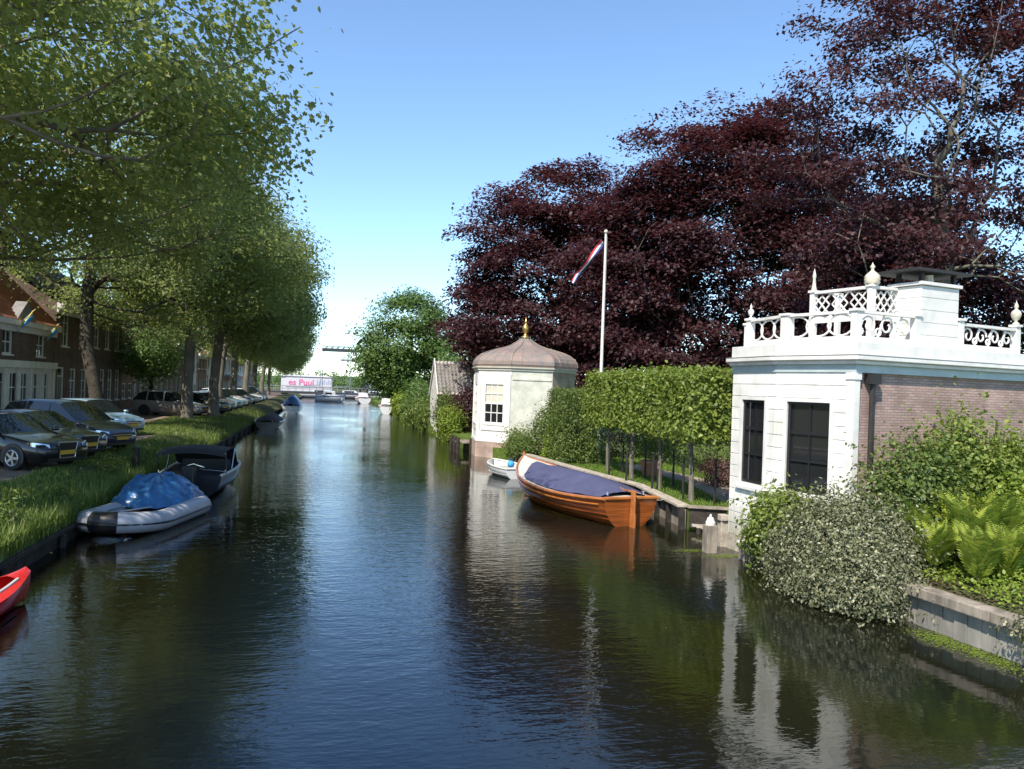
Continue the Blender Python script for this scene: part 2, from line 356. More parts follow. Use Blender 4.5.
TERRA = mat('terracotta',(.42,.20,.12),.8,var=.3)
VARNISH = mat('varnished_mahogany',(.32,.088,.02),.22,.5,var=.5,vscale=3,stretch=(.25,.25,6),coat=.7)
VARNISH2 = mat('varnished_oak_trim',(.43,.15,.038),.25,.5,var=.3,vscale=5,coat=.6)
NAVY = mat('navy_canvas',(.072,.076,.145),.75,.3,var=.18,vscale=2,bump=.5,bscale=3.5)
TARP = mat('blue_tarpaulin',(.035,.16,.36),.30,.6,var=.45,vscale=4,bump=1.6,bscale=5)
PVC = mat('grey_pvc',(.40,.41,.44),.45,.4,var=.12,vscale=3)
REDGRP = mat('red_fibreglass',(.62,.02,.022),.25,.5,coat=.5,var=.15)
WHITEGRP = mat('white_fibreglass',(.62,.63,.62),.3,.5,coat=.3,var=.08)
# ---- leaves
L_PLANE = leaf_mat('plane_leaf',(.085,.115,.034),(.170,.205,.070),(.26,.285,.125),trans=(.40,.47,.12),tw=.48)
L_FAR = leaf_mat('far_leaf',(.085,.117,.036),(.170,.205,.072),trans=(.40,.47,.12),tw=.48)
L_MAPLE = leaf_mat('maple_leaf',(.06,.115,.028),(.13,.205,.055),trans=(.18,.29,.06),tw=.36)
L_BEECH = leaf_mat('copper_beech_leaf',(.030,.014,.019),(.058,.025,.029),(.11,.047,.045),trans=(.15,.037,.038),tw=.26,spec=.28,rough=.5)
L_LIME = leaf_mat('lime_leaf',(.095,.145,.024),(.18,.235,.045),(.26,.31,.07),trans=(.32,.40,.05),tw=.34)
L_DARK = leaf_mat('dark_hedge_leaf',(.022,.04,.012),(.05,.08,.02),trans=(.06,.1,.02),tw=.2)
L_MID = leaf_mat('bush_leaf',(.045,.078,.017),(.115,.165,.034),(.20,.25,.065),trans=(.2,.28,.04),tw=.3)
L_BRIGHT = leaf_mat('bright_leaf',(.11,.17,.02),(.22,.30,.04),trans=(.28,.36,.04),tw=.32)
L_FERN = leaf_mat('fern_leaf',(.16,.22,.025),(.29,.35,.05),trans=(.26,.36,.04),tw=.32,rough=.65,spec=.2)
L_VARI = leaf_mat('variegated_leaf',(.085,.10,.042),(.19,.20,.105),(.40,.39,.27),trans=(.14,.18,.07),tw=.22)
L_PURPLE = leaf_mat('purple_leaf',(.055,.02,.025),(.13,.06,.06),(.14,.12,.05),trans=(.15,.05,.04),tw=.2)
L_GRASS = leaf_mat('grass_blade',(.065,.115,.020),(.15,.215,.04),(.24,.25,.09),trans=(.2,.28,.04),tw=.28)
L_LAWN = leaf_mat('lawn_blade',(.08,.14,.02),(.16,.24,.04),trans=(.2,.3,.03),tw=.28)
# ---- ground
SOIL = mat('turf_ground',(.075,.095,.03),.95,.1,var=.5,vscale=1.2,bump=.8,bscale=14,dark=(.06,.05,.03))
LAWNG = mat('lawn_ground',(.10,.15,.03),.95,.1,var=.4,vscale=1.5,bump=.8,bscale=20)
GRAVEL = mat('gravel_path',(.36,.30,.23),.95,.1,var=.3,vscale=12,bump=.8,bscale=60)
PAVING = brick_mat('clinker_paving',(.22,.16,.13),(.30,.22,.17),(.14,.12,.10),.2,.1,.008,flat=True)
SLABS = brick_mat('pavement_slabs',(.33,.32,.30),(.38,.37,.35),(.2,.2,.19),.3,.3,.008,flat=True)
# ---- bricks
B_PALE = brick_mat('pale_tea_house_brick',(.37,.235,.205),(.49,.335,.30),(.26,.22,.19),.20,.055,.010)
B_PINK = brick_mat('pink_brick',(.40,.26,.20),(.5,.36,.29),(.4,.36,.32),.2,.06,.010)
B_YEL = brick_mat('yellow_brick',(.42,.31,.19),(.5,.38,.24),(.38,.34,.28),.2,.06,.010)
B_DARK = brick_mat('dark_brown_brick',(.105,.06,.045),(.16,.085,.06),(.14,.12,.10))
B_RED = brick_mat('red_brick',(.21,.085,.055),(.28,.12,.08),(.2,.17,.14))
B_BROWN = brick_mat('brown_brick',(.15,.095,.07),(.21,.13,.09),(.17,.14,.12))
T_RED = mat('orange_pantile',(.40,.14,.065),.7,.3,var=.5,vscale=3.5,dark=(.24,.10,.055))
T_GREY = mat('grey_pantile',(.36,.33,.31),.5,.5,var=.35,vscale=4)
T_DARK = mat('dark_pantile',(.10,.085,.08),.6,.4,var=.4,vscale=4)

# ---- water
def water_mat():
    m = bpy.data.materials.new('canal_water'); m.use_nodes=True; nt=m.node_tree; p=nt.nodes['Principled BSDF']
    p.inputs['Base Color'].default_value=(.022,.022,.008,1); p.inputs['Roughness'].default_value=.035; p.inputs['IOR'].default_value=1.38; p.inputs['Specular IOR Level'].default_value=.85
    tc=_n(nt,'ShaderNodeTexCoord')
    def noise(scale,str_,det,rough=.5,dist=0):
        mp=_n(nt,'ShaderNodeMapping'); mp.inputs['Scale'].default_value=str_; mp.inputs['Rotation'].default_value=(0,0,radians(-9))
        nt.links.new(tc.outputs['Object'],mp.inputs[0]); z=_n(nt,'ShaderNodeTexNoise'); z.inputs['Scale'].default_value=scale; z.inputs['Detail'].default_value=det; z.inputs['Roughness'].default_value=rough; z.inputs['Distortion'].default_value=dist
        nt.links.new(mp.outputs[0],z.inputs['Vector']); return z.outputs['Fac']
    big=noise(.9,(.55,1.0,1),2,.5); mid=noise(4.0,(.5,1.1,1),3,.55,.3); fine=noise(12.,(.5,1.1,1),2,.5)
    patch=noise(.10,(1.3,.5,1),3,.55)
    mr=_n(nt,'ShaderNodeMapRange'); mr.inputs[1].default_value=.36; mr.inputs[2].default_value=.64; mr.inputs[3].default_value=.10; mr.inputs[4].default_value=1.1
    nt.links.new(patch,mr.inputs[0])
    def mul(a,b):
        n=_n(nt,'ShaderNodeMath',operation='MULTIPLY')
        for i,x in enumerate((a,b)):
            if isinstance(x,float): n.inputs[i].default_value=x
            else: nt.links.new(x,n.inputs[i])
        return n.outputs[0]
    def add(a,b):
        n=_n(nt,'ShaderNodeMath',operation='ADD'); nt.links.new(a,n.inputs[0]); nt.links.new(b,n.inputs[1]); return n.outputs[0]
    sx=_n(nt,'ShaderNodeSeparateXYZ'); nt.links.new(tc.outputs['Object'],sx.inputs[0])
    def smooth(src,a,b,lo,hi):
        n=_n(nt,'ShaderNodeMapRange',interpolation_type='SMOOTHSTEP'); n.inputs[1].default_value=a; n.inputs[2].default_value=b; n.inputs[3].default_value=lo; n.inputs[4].default_value=hi
        nt.links.new(src,n.inputs[0]); return n.outputs[0]
    wind=mul(smooth(sx.outputs[0],9.5,1.5,.30,1.),smooth(sx.outputs[0],-5.3,-1.,.45,1.))      # the breeze ruffles mid canal, the banks shelter the edges
    far=smooth(sx.outputs[1],14.,70.,1.,1.9)
    rip=mul(mul(add(mul(mid,.017),mul(fine,.009)),mr.outputs[0]),mul(wind,far)); swell=mul(mul(noise(.22,(.45,1.,1),2,.5),smooth(sx.outputs[1],25.,80.,0.,.075)),wind); h=add(add(mul(mul(big,.011),wind),rip),swell)
    bp=_n(nt,'ShaderNodeBump'); bp.inputs['Strength'].default_value=1; bp.inputs['Distance'].default_value=1.0
    nt.links.new(h,bp.inputs['Height']); nt.links.new(bp.outputs[0],p.inputs['Normal'])
    # murky weedy tone, with sky-blue and dark tree reflections painted in across the canal
    ramp=_n(nt,'ShaderNodeValToRGB'); ramp.color_ramp.elements[0].position=.4; ramp.color_ramp.elements[0].color=(.001,.005,.015,1); ramp.color_ramp.elements[1].position=.7; ramp.color_ramp.elements[1].color=(.002,.007,.016,1)  # blue in the base colour stands in for reflected sky
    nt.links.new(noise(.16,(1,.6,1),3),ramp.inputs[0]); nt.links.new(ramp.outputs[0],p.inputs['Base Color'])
    cr=_n(nt,'ShaderNodeMix',data_type='RGBA'); nt.links.new(mul(smooth(sx.outputs[0],.9,3.2,0.,1.),smooth(noise(.35,(1,.6,1),3),.38,.62,.65,1.)),cr.inputs[0]); nt.links.new(ramp.outputs[0],cr.inputs[6]); cr.inputs[7].default_value=(.0095,.010,.0028,1)  # olive murk, begun where the tree reflection starts to paint it darker
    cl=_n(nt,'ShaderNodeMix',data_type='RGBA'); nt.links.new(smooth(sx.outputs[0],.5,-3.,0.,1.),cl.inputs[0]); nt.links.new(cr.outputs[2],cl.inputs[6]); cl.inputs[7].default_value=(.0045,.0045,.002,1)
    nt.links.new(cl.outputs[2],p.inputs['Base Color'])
    return m
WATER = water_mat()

# ================================================================ the setting
GL = .95      # street level on the left
def sheet(name, polys, m, kind='structure'):
    mb=MB()
    for P in polys: mb.add(P,[tuple(range(len(P)))])
    o=mb.build(name,m); tag(o,kind=kind); return o
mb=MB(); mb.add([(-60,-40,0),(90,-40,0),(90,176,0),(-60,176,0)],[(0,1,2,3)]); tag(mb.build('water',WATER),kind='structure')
# ground: left land, far shore, all the way to the horizon (the canal is cut out of it)
sheet('ground',[[(-2500,-300,GL),(-7.0,-300,GL),(-7.0,178,GL),(-2500,178,GL)],
                [(-2500,178,GL),(2500,178,GL),(2500,4000,GL),(-2500,4000,GL)],[(-8,177.99,-.5),(40,177.99,-.5),(40,177.99,GL),(-8,177.99,GL)]],SOIL)
rngG=np.random.default_rng(3)
mb=MB(); ys=np.concatenate([np.arange(-12,60,1.2),np.arange(60,179,6.)]); prof=[(-7.05,GL+.002),(-6.6,.90),(-6.1,.74),(-5.7,.50),(-5.36,.35),(-5.34,-.4)]
mb.loft([[(x+(.05*rngG.normal() if 0<i<4 else 0),y,z+(.03*rngG.normal() if 0<i<4 else 0)) for i,(x,z) in enumerate(prof)] for y in ys])
tag(mb.build('grass_bank',SOIL,smooth=False),kind='structure')
sheet('street',[[(-13.2,-12,GL+.006),(-7.2,-12,GL+.006),(-7.2,37,GL+.006),(-9.6,40,GL+.006),(-9.6,53,GL+.006),(-7.8,56,GL+.006),(-7.8,177,GL+.006),(-13.2,177,GL+.006)]],PAVING)
mb=MB(); mb.box(-14.2,-13.2,-12,177,GL-.2,GL+.12); tag(mb.build('pavement',SLABS),kind='structure')
RB=[(9.62,-12),(9.62,7),(9.3,12.4),(9.75,13.9),(9.95,17.4),(10.25,19.25),(9.35,19.6),(9.85,24),(9.2,30),(8.8,35),(8.8,38.3),(7.6,40),(7.4,44),(7.6,50),(7.2,60),(7.0,100),(7.2,178)]
LZ=.55
pts=[(x,y,LZ) for x,y in RB]+[(2500,178,LZ),(2500,-12,LZ)]
mb=MB(); mb.add(pts,[tuple(range(len(pts)))][::-1])
for (x0,y0),(x1,y1) in zip(RB,RB[1:]): mb.add([(x0,y0,-.5),(x1,y1,-.5),(x1,y1,LZ),(x0,y0,LZ)],[(0,1,2,3)])
tag(mb.build('lawn',LAWNG),kind='structure')
# garden bed rising towards the tea house wall
mb=MB(); gy=np.linspace(2,14.6,14); gx=np.linspace(0,1,9)
mb.loft([[(9.66+7*u, y+ .22*7*u*(y/14.6), LZ+.004+(.42*min(1,u*4)+.12*u)+.03*rngG.normal()*(u>0)) for u in gx] for y in gy])
tag(mb.build('garden_bed',SOIL),kind='structure')
# gravel path across the lawn
sheet('path',[[(10.9,20.6,LZ+.006),(12.4,20.2,LZ+.006),(13.3,25.2,LZ+.006),(12.6,31.5,LZ+.006),(11.4,31.5,LZ+.006),(11.9,25.5,LZ+.006)]],GRAVEL)
# far green shore hills
mb=MB()
for i,(x,y,rx,ry,h) in enumerate([(-160,620,220,30,5),(90,700,200,30,6.5),(300,640,190,30,6),(-420,640,220,40,6)]):
    mb.loft([[(x+rx*r*cos(t),y+ry*r*sin(t),GL+h*(1-r*r)+.6*rngG.normal()*1.3) for t in np.linspace(0,2*pi,45)[:-1]] for r in (1,.8,.55,.3,.02)],wrap=True)
tag(mb.build('hills',mat('far_green',(.06,.10,.055),.9,var=.4,vscale=.2),smooth=True),kind='structure')

# ---- timber campshed along the left bank (one quay)
q=thing('timber_quay','dark timber campshed wall with a capping beam edging the left grass bank','quay',(-5.33,0,0))
mb=MB()
for k in range(95):
    y0=-10+k*.9 if k<70 else 53+(k-70)*5; y1=y0+(.88 if k<70 else 4.95)
    mb.box(-.02,.03,y0,y1,-.5,.24+.02*rngG.normal())
mb.build('sheeting',DARKWOOD,q)
mb=MB()
for k in range(20):
    y0=-10+k*6. ; jx=.02*rngG.normal()
    mb.box(-.07+jx,.10+jx,y0,y0+5.98,.25,.345)
for k in range(8): mb.box(-.07,.10,110+k*8.,110+k*8+7.97,.25,.345)
mb.build('capping_beam',DARKWOOD,q,bevel=.012)
mb=MB(); mb.tube([(0,0,-.6),(.01,0,.26)],.075,7); p0=mb.build('pile',DARKWOOD,q,loc=(.09,-9,0))
for k in range(1,40): c=p0.copy(); COL.objects.link(c); c.parent=q; c.location=(.09,-9+k*3.,.05*rngG.normal())

# ================================================================ pantile roof helper
def pantile(mb, O, ux, uv, W, L, col=.24, row=.32, amp=.035):
    O=Vector(O); ux=Vector(ux).normalized(); uv=Vector(uv).normalized(); n=ux.cross(uv).normalized()
    if n.z<0: n=-n
    nc=max(2,int(W/col)); cs=np.linspace(0,W,nc*4+1); nr=max(2,int(L/row)); rings=[]
    for r in range(nr):
        for e,o in ((0,.035),(1,0.)):
            v=(r+e)*L/nr
            rings.append([O+ux*c+uv*v+n*(o+amp*sin(2*pi*c/(W/nc))+.03) for c in cs])
    mb.loft(rings)
# ================================================================ windows / doors on a wall whose outside is local -y
def sash(parent, x0,x1,z0,z1, M=None, y=.09, fr=.07, nx=2, nz=3, frm=None, pane=None, sill=True, bar=.028, name='window', meet=True):
    frm=frm or WHITE; m=MB()
    m.box(x0,x0+fr,y-.05,y+.04,z0,z1,M); m.box(x1-fr,x1,y-.05,y+.04,z0,z1,M); m.box(x0+fr,x1-fr,y-.05,y+.04,z0,z0+fr,M); m.box(x0+fr,x1-fr,y-.05,y+.04,z1-fr,z1,M)
    for i in range(1,nx):
        c=x0+fr+(x1-x0-2*fr)*i/nx; m.box(c-bar/2,c+bar/2,y-.022,y+.03,z0+fr,z1-fr,M)
    for i in range(1,nz):
        c=z0+fr+(z1-z0-2*fr)*i/nz; b=bar*(1.9 if (meet and i==(nz+1)//2) else 1); m.box(x0+fr,x1-fr,y-.026,y+.033,c-b/2,c+b/2,M)
    o=m.build(name,frm,parent)
    p=MB(); p.box(x0+fr*.5,x1-fr*.5,y+.012,y+.024,z0+fr*.5,z1-fr*.5,M); p.build('pane',pane or GLASS,o)
    if sill:
        s=MB(); s.box(x0-.05,x1+.05,-.07,y-.05,z0-.075,z0-.003,M); s.build('sill',frm,o)
    return o
def door(parent,x0,x1,z0,z1,m,frm=None,y=.10,light=.45):
    d=MB(); d.box(x0+.07,x1-.07,y,y+.05,z0,z1-light-.06)
    w=(x1-x0-.14)
    for j in range(2):
        for i in range(2):
            a=x0+.07+w*(.1+.45*i); zz=z0+.15+j*(z1-light-z0)*.48
            d.box(a,a+w*.35,y-.015,y,zz,zz+(z1-light-z0)*.36)
    o=d.build('door',m,parent)
    f=MB(); f.box(x0,x0+.07,y-.06,y+.06,z0,z1); f.box(x1-.07,x1,y-.06,y+.06,z0,z1); f.box(x0+.07,x1-.07,y-.06,y+.06,z1-.07,z1); f.box(x0+.07,x1-.07,y-.05,y+.05,z1-light-.06,z1-light); f.build('frame',frm or WHITE,o)
    g=MB(); g.box(x0+.07,x1-.07,y+.01,y+.02,z1-light,z1-.07); g.build('fanlight',GLASS,o)
    h=MB(); h.lathe([(.012,0),(.03,.03),(.03,.05),(.01,.07)],8,(x1-.2,y-.03,z0+1.0)); h.build('handle',CHROME,o)
    return o
def house(y0,w,eave,ridge,label,wallm,roofm,kind='eave',depth=9,floors=2,nwin=2,doorpos=0,doorm=None,shop=False,chim=True,white_ground=False,x=-14.2,awning=None,gd=.2):
    r=thing('terraced_house',label,'house',(x,y0,GL),pi/2,'row of canal houses behind the parked cars')
    g0=.12; fh=eave/floors; holes=[]; wins=[]; dw=None
    for fl in range(floors):
        zb=g0+fl*fh; n=nwin
        for i in range(n):
            cw=w/(n+(1 if fl==0 else 0)); k=i if (fl>0) else (i+1 if doorpos==0 else i)
            c=cw*(k+.5); ww=min(1.15,cw*.62)
            wins.append((c-ww/2,c+ww/2,zb+.75,min(zb+fh-.45,zb+2.75)))
        if fl==0:
            c=w/(n+1)*(.5 if doorpos==0 else n+.5); dw=(c-.55,c+.55,g0+.1,g0+2.75)
    if shop:
        wins=[(a,b,3.35,eave-.55) for a,b,c,d in wins if c>g0+fh*.8]; dw=(w*.12,w*.12+1.1,g0+.1,2.55)
        shopw=[(w*.30+i*w*.165,w*.30+i*w*.165+w*.115,g0+.35,2.55) for i in range(4)]
        wins+=shopw
    holes=wins+[dw]
    m=MB()
    gz=3.0 if white_ground else None
    if gz:
        m.wall(0,w,gz,eave,[h for h in wins if h[2]>gz],.16)
        lo=[h for h in wins if h[2]<gz]+[dw]
        m2=MB(); m2.wall(0,w,0,gz-.25,lo,.16)
        m2.box(-.02,w+.02,-.18,.1,gz-.25,gz+.08)
        for i in range(6):
            c=.14+(w-.28)*i/5; m2.box(c-.13,c+.13,-.09,-.001,0,gz-.252)
        m2.build('shopfront',CREAM,r)
    else:
        m.wall(0,w,0,eave,holes,.16)
    # sides, back
    d=depth
    if kind=='eave':
        for xx in (0.003,w-.003): m.add([(xx,0,0),(xx,d,0),(xx,d,eave),(xx,d/2,ridge-.05),(xx,0,eave)],[(0,1,2,3,4)])
    else:
        for yy in (0,d): m.add([(0,yy,eave),(w,yy,eave),(w/2,yy,ridge-.05)],[(0,1,2)])
        for xx in (0.003,w-.003): m.add([(xx,0,0),(xx,d,0),(xx,d,eave),(xx,0,eave)],[(0,1,2,3)])
    m.add([(0,d,0),(w,d,0),(w,d,eave),(0,d,eave)],[(0,1,2,3)]); m.add([(0,.9,0),(w,.9,0),(w,.9,eave),(0,.9,eave)],[(0,1,2,3)])
    m.build('wall',wallm,r)
    rf=MB()
    if kind=='eave':
        sl=Vector((0,d/2+.3,ridge-eave+.12)); pantile(rf,(-.05,-.3,eave-.1),(1,0,0),sl,w+.1,sl.length)
        sl2=Vector((0,-(d/2+.3),ridge-eave+.12)); pantile(rf,(-.05,d+.3,eave-.1),(1,0,0),sl2,w+.1,sl2.length)
    else:
        sl=Vector((w/2+.2,0,ridge-eave+.1)); pantile(rf,(-.2,-.1,eave-.1),(0,1,0),sl,d,sl.length)
        sl2=Vector((-(w/2+.2),0,ridge-eave+.1)); pantile(rf,(w+.2,-.1,eave-.1),(0,1,0),sl2,d,sl2.length)
    ro=rf.build('roof',roofm,r,smooth=True)
    if chim:
        c=MB(); cx=w*.8; c.box(cx-.35,cx+.35,d*.5-.3,d*.5+.3,ridge-.6,ridge+1.0); c.box(cx-.4,cx+.4,d*.5-.35,d*.5+.35,ridge+1.0,ridge+1.12); c.build('chimney',wallm,ro)
    t=MB()
    if kind=='eave': t.box(-.03,w+.03,-.32,-.02,eave-.32,eave-.02); t.box(-.03,w+.03,-.12,-.02,eave-.6,eave-.32); t.build('cornice',DULLWHITE,r)
    else:
        t.bar((-.2,-.06,eave-.05),(w/2,-.06,ridge+.1),.1,.28,(0,1,0)); t.bar((w+.2,-.062,eave-.05),(w/2,-.062,ridge+.1),.1,.28,(0,1,0)); t.build('bargeboard',WHITE,r)
    for q in wins: sash(r,*q,nx=2,nz=2 if q[3]-q[2]<1.8 else 3,frm=DULLWHITE)
    door(r,*dw,doorm or BLACK,DULLWHITE)
    if awning:
        a=MB(); a.loft([[(.3,-.02,3.1),(w-.3,-.02,3.1)],[(.3,-1.5,2.5),(w-.3,-1.5,2.5)],[(.3,-1.52,2.25),(w-.3,-1.52,2.25)]]); a.build('awning',awning,r)
    return r
DG=mat('dark_green_paint',(.012,.04,.025),.3); BLU=mat('blue_paint',(.03,.06,.15),.35); AWB=mat('blue_awning',(.03,.16,.42),.7); ORG=mat('orange_shop',(.5,.16,.03),.6)
REND=mat('white_render',(.6,.59,.55),.8,var=.15)
house(29,8.9,5.6,9.4,'brown brick canal house nearest the camera with dark tiled roof','x' and B_BROWN,T_DARK,nwin=3)
h1=house(38,8.4,5.0,9.6,'house with cream pilastered shopfront under an orange pantile roof',B_DARK,T_RED,shop=True,white_ground=True,doorm=DG,nwin=2)
g=MB(); g.prism([(0,0),(2.6,0),(1.3,.95)],-.5,0,Matrix.Translation((2.2,-.3,4.9))@Matrix.Rotation(pi/2,4,'X')); g.build('pediment',mat('grey_board',(.22,.21,.20),.8,var=.3),h1)
house(46.5,6.2,6.3,9.3,'tall dark brick house beside the cream shopfront house',B_DARK,T_DARK,nwin=2,doorm=DG)
house(52.8,7.4,6.6,9.6,'wide dark brick house of three window bays before the small leafy tree',B_DARK,T_DARK,nwin=3)
house(60.3,5.4,4.6,7.9,'low red brick house between taller brown brick neighbours',B_RED,T_RED,nwin=2,doorpos=1,doorm=BLU)
house(65.8,7.2,5.4,8.8,'brown brick house behind the small leafy street tree',B_BROWN,T_DARK,nwin=3,doorm=DG)
house(73.1,6.8,5.0,8.2,'brown brick house just left of the large pair of tree trunks',B_BROWN,T_RED,nwin=2)
house(80,6.3,5.8,8.6,'dark brick house seen behind the grey estate car',B_DARK,T_DARK,nwin=2)
house(86.4,6.0,4.2,8.6,'white rendered gable house with orange tiled roof seen between the trunks',REND,T_RED,kind='gable',nwin=2,doorm=DG)
house(92.5,7.0,5.2,8.4,'red brick house next past the white gabled house',B_RED,T_RED,nwin=3)
house(99.6,8,5.6,8.8,'white rendered canal house with dark roof far along the street',REND,T_DARK,nwin=3)
house(107.7,7,5.0,8.3,'brown brick canal house with orange roof far along the street',B_BROWN,T_RED,nwin=3,doorpos=1)
house(115,8,5.4,8.6,'cream shopfront with a blue awning far down the street',REND,T_DARK,shop=True,white_ground=True,awning=AWB)
house(123.2,8,5.0,8.3,'shop with an orange awning far down the street',B_RED,T_RED,shop=True,white_ground=True,awning=ORG)
house(131.4,9,5.4,8.6,'white rendered house beyond the two shops with awnings',REND,T_DARK,nwin=3)
house(140.6,9,5.0,8.2,'red brick house beside the last house of the row',B_RED,T_DARK,nwin=3)
house(149.8,10,5.4,8.9,'brown brick house closing the far end of the row',B_BROWN,T_RED,nwin=3)
# flags on slanted poles
YEL=mat('yellow_cloth',(.62,.52,.10),.8); CYA=mat('light_blue_cloth',(.05,.30,.55),.8)
def house_flag(loc,label,rz):
    f=thing('house_flag',label,'flag',loc,rz,'yellow and blue flags on the house fronts'); f.scale=(.75,.75,.75)
    p=MB(); p.tube([(0,0,0),(1.35,0,1.05)],.022,7); p.build('pole',WHITE,f)
    for nm,mm,a,b in (('stripe',YEL,0,.5),('stripe',CYA,.5,1.0)):
        c=MB(); rings=[]
        for i in range(9):
            u=i/8; base=Vector((.35+.95*u,0,.27+.74*u)); col=[]
            for j in range(4):
                t=a+(b-a)*j/3; dz=-.78*t*(1-.25*u); col.append(base+Vector((-.30*t,.09*sin(5*u+3*t),dz)))
            rings.append(col)
        c.loft(rings); o=c.build(nm,mm,f,smooth=True); s=o.modifiers.new('thick','SOLIDIFY'); s.thickness=.004
    return f
house_flag((-14.1,40.9,5.6),'yellow and blue flag at the very left edge of the photo',-.5)
house_flag((-14.1,44.3,5.2),'yellow and blue flag on its slanted pole beside the cream shopfront',-.5)
# ================================================================ near tea house (white bowed front, brick flank, roof balustrade)
def board_mat():
    m=mat('white_rusticated_boards',(.78,.765,.72),.42,.4); nt=m.node_tree; p=nt.nodes['Principled BSDF']
    tc=_n(nt,'ShaderNodeTexCoord'); sp=_n(nt,'ShaderNodeSeparateXYZ'); nt.links.new(tc.outputs['Object'],sp.inputs[0])
    nz=_n(nt,'ShaderNodeTexNoise'); nz.inputs['Scale'].default_value=1.6; nz.inputs['Detail'].default_value=6; nt.links.new(tc.outputs['Object'],nz.inputs['Vector'])
    r2=_n(nt,'ShaderNodeValToRGB'); r2.color_ramp.elements[0].position=.3; r2.color_ramp.elements[0].color=(.60,.59,.54,1); r2.color_ramp.elements[1].position=.55; r2.color_ramp.elements[1].color=(.80,.79,.745,1)
    nt.links.new(nz.outputs['Fac'],r2.inputs[0])
    mp=_n(nt,'ShaderNodeMapping'); mp.inputs['Scale'].default_value=(7,7,.5); nt.links.new(tc.outputs['Object'],mp.inputs[0])
    n2=_n(nt,'ShaderNodeTexNoise'); n2.inputs['Scale'].default_value=1.5; n2.inputs['Detail'].default_value=4; nt.links.new(mp.outputs[0],n2.inputs['Vector'])
    q=_n(nt,'ShaderNodeMapRange'); q.inputs[1].default_value=.56; q.inputs[2].default_value=.75; q.inputs[3].default_value=0; q.inputs[4].default_value=.45; nt.links.new(n2.outputs['Fac'],q.inputs[0])
    m1=_n(nt,'ShaderNodeMix',data_type='RGBA'); nt.links.new(q.outputs[0],m1.inputs[0]); nt.links.new(r2.outputs[0],m1.inputs[6]); m1.inputs[7].default_value=(.42,.40,.33,1)
    al=_n(nt,'ShaderNodeMath',operation='MULTIPLY_ADD'); nt.links.new(n2.outputs['Fac'],al.inputs[0]); al.inputs[1].default_value=-1.2; nt.links.new(sp.outputs[2],al.inputs[2])
    a2=_n(nt,'ShaderNodeMapRange'); a2.inputs[1].default_value=-.35; a2.inputs[2].default_value=.5; a2.inputs[3].default_value=.75; a2.inputs[4].default_value=0; nt.links.new(al.outputs[0],a2.inputs[0])
    m3=_n(nt,'ShaderNodeMix',data_type='RGBA'); nt.links.new(a2.outputs[0],m3.inputs[0]); nt.links.new(m1.outputs[2],m3.inputs[6]); m3.inputs[7].default_value=(.20,.20,.11,1)
    nt.links.new(m3.outputs[2],p.inputs['Base Color']); return m
BOARD=board_mat()
th=thing('tea_house','white boarded tea house with roof balustrade and brick side wall, near right bank','tea house',(9.98,13.73,0),radians(12.5))
def seg_frame(a,b):
    """matrix: local x runs from b to a seen from outside (outside = local -y)"""
    a=Vector((a[0],a[1],0)); b=Vector((b[0],b[1],0)); d=(b-a); L=d.length; return Matrix.Translation(a)@Matrix.Rotation(atan2(d.y,d.x),4,'Z'),L
PL=[(.0,0.),(-.20,1.9),(.10,3.6),(1.1,4.7),(6.2,4.7)]       # plan, from near corner along the canal front
EZ=4.12
wins=[]
mwall=MB(); facets=[]
for i in range(3):
    M,L=seg_frame(PL[i+1],PL[i]); facets.append((M,L))
    hole={0:(L*.5-.63,L*.5+.43),1:(L*.5-.42,L*.5+.5)}.get(i)
    hz=[(hole[0],hole[1],1.62,3.5)] if hole else []
    # courses of boards with grooves between: each course its own band, 2.2 cm proud of the groove
    z=.35; zs=[]
    while z<EZ-.01: zs.append((z,min(EZ,z+.256))); z+=.27
    for z0,z1 in zs:
        xs=[(0,L)]
        if hz and z1>hz[0][2]-.09 and z0<hz[0][3]+.09: xs=[(0,hz[0][0]-.085),(hz[0][1]+.085,L)]
        for xa,xb in xs:
            mwall.box(xa,xb,-.024,0,z0,z1,M)
    mwall.wall(0,L,-.3,EZ,hz,.14,M)
    if hz: wins.append((M,hz[0]))
mwall.build('wall',BOARD,th,bevel=.006)
# corner pilaster
m=MB(); m.box(-.05,.10,-.03,.16,.0,EZ); m.box(-.07,.12,-.05,.18,EZ-.14,EZ-.002); m.build('corner_pilaster',WHITE,th)
for M,hh in wins:
    o=sash(th,*hh,M=M,y=.06,fr=.06,nx=2,nz=3,frm=BLACK,pane=GLASS,sill=False,bar=.035)
    s=MB(); a,b,c,d=hh
    s.box(a-.08,a,-.05,.05,c-.08,d+.08,M); s.box(b,b+.08,-.05,.05,c-.08,d+.08,M); s.box(a,b,-.05,.05,d,d+.08,M); s.box(a-.12,b+.12,-.10,.05,c-.15,c-.08,M); s.box(a,b,-.048,.05,c-.08,c,M)
    s.build('frame',WHITE,o)
m=MB(); m.wall(0.10,6.2,-.3,EZ,(),.2,Matrix.Translation((0,.04,0)))
m.add([(6.2,.04,-.3),(6.2,4.7,-.3),(6.2,4.7,EZ),(6.2,.04,EZ)],[(0,1,2,3)]); m.add([(6.2,4.7,-.3),(1.1,4.7,-.3),(1.1,4.7,EZ),(6.2,4.7,EZ)],[(0,1,2,3)])
m.build('brick_wall',B_PALE,th)
m=MB()                                           # iron wall anchors
for x in (3.1,4.35): m.box(x-.02,x+.02,0.01,.04,2.75,3.25)
m.build('wall_anchor',IRON,th)
m=MB(); m.tube([(.42,-.06,EZ-.02),(.42,-.07,3.9),(.40,-.06,3.7),(.40,-.06,.4)],.05,8); m.box(.28,.56,-.14,.03,EZ-.22,EZ-.02); m.build('rain_pipe',IRON,th)
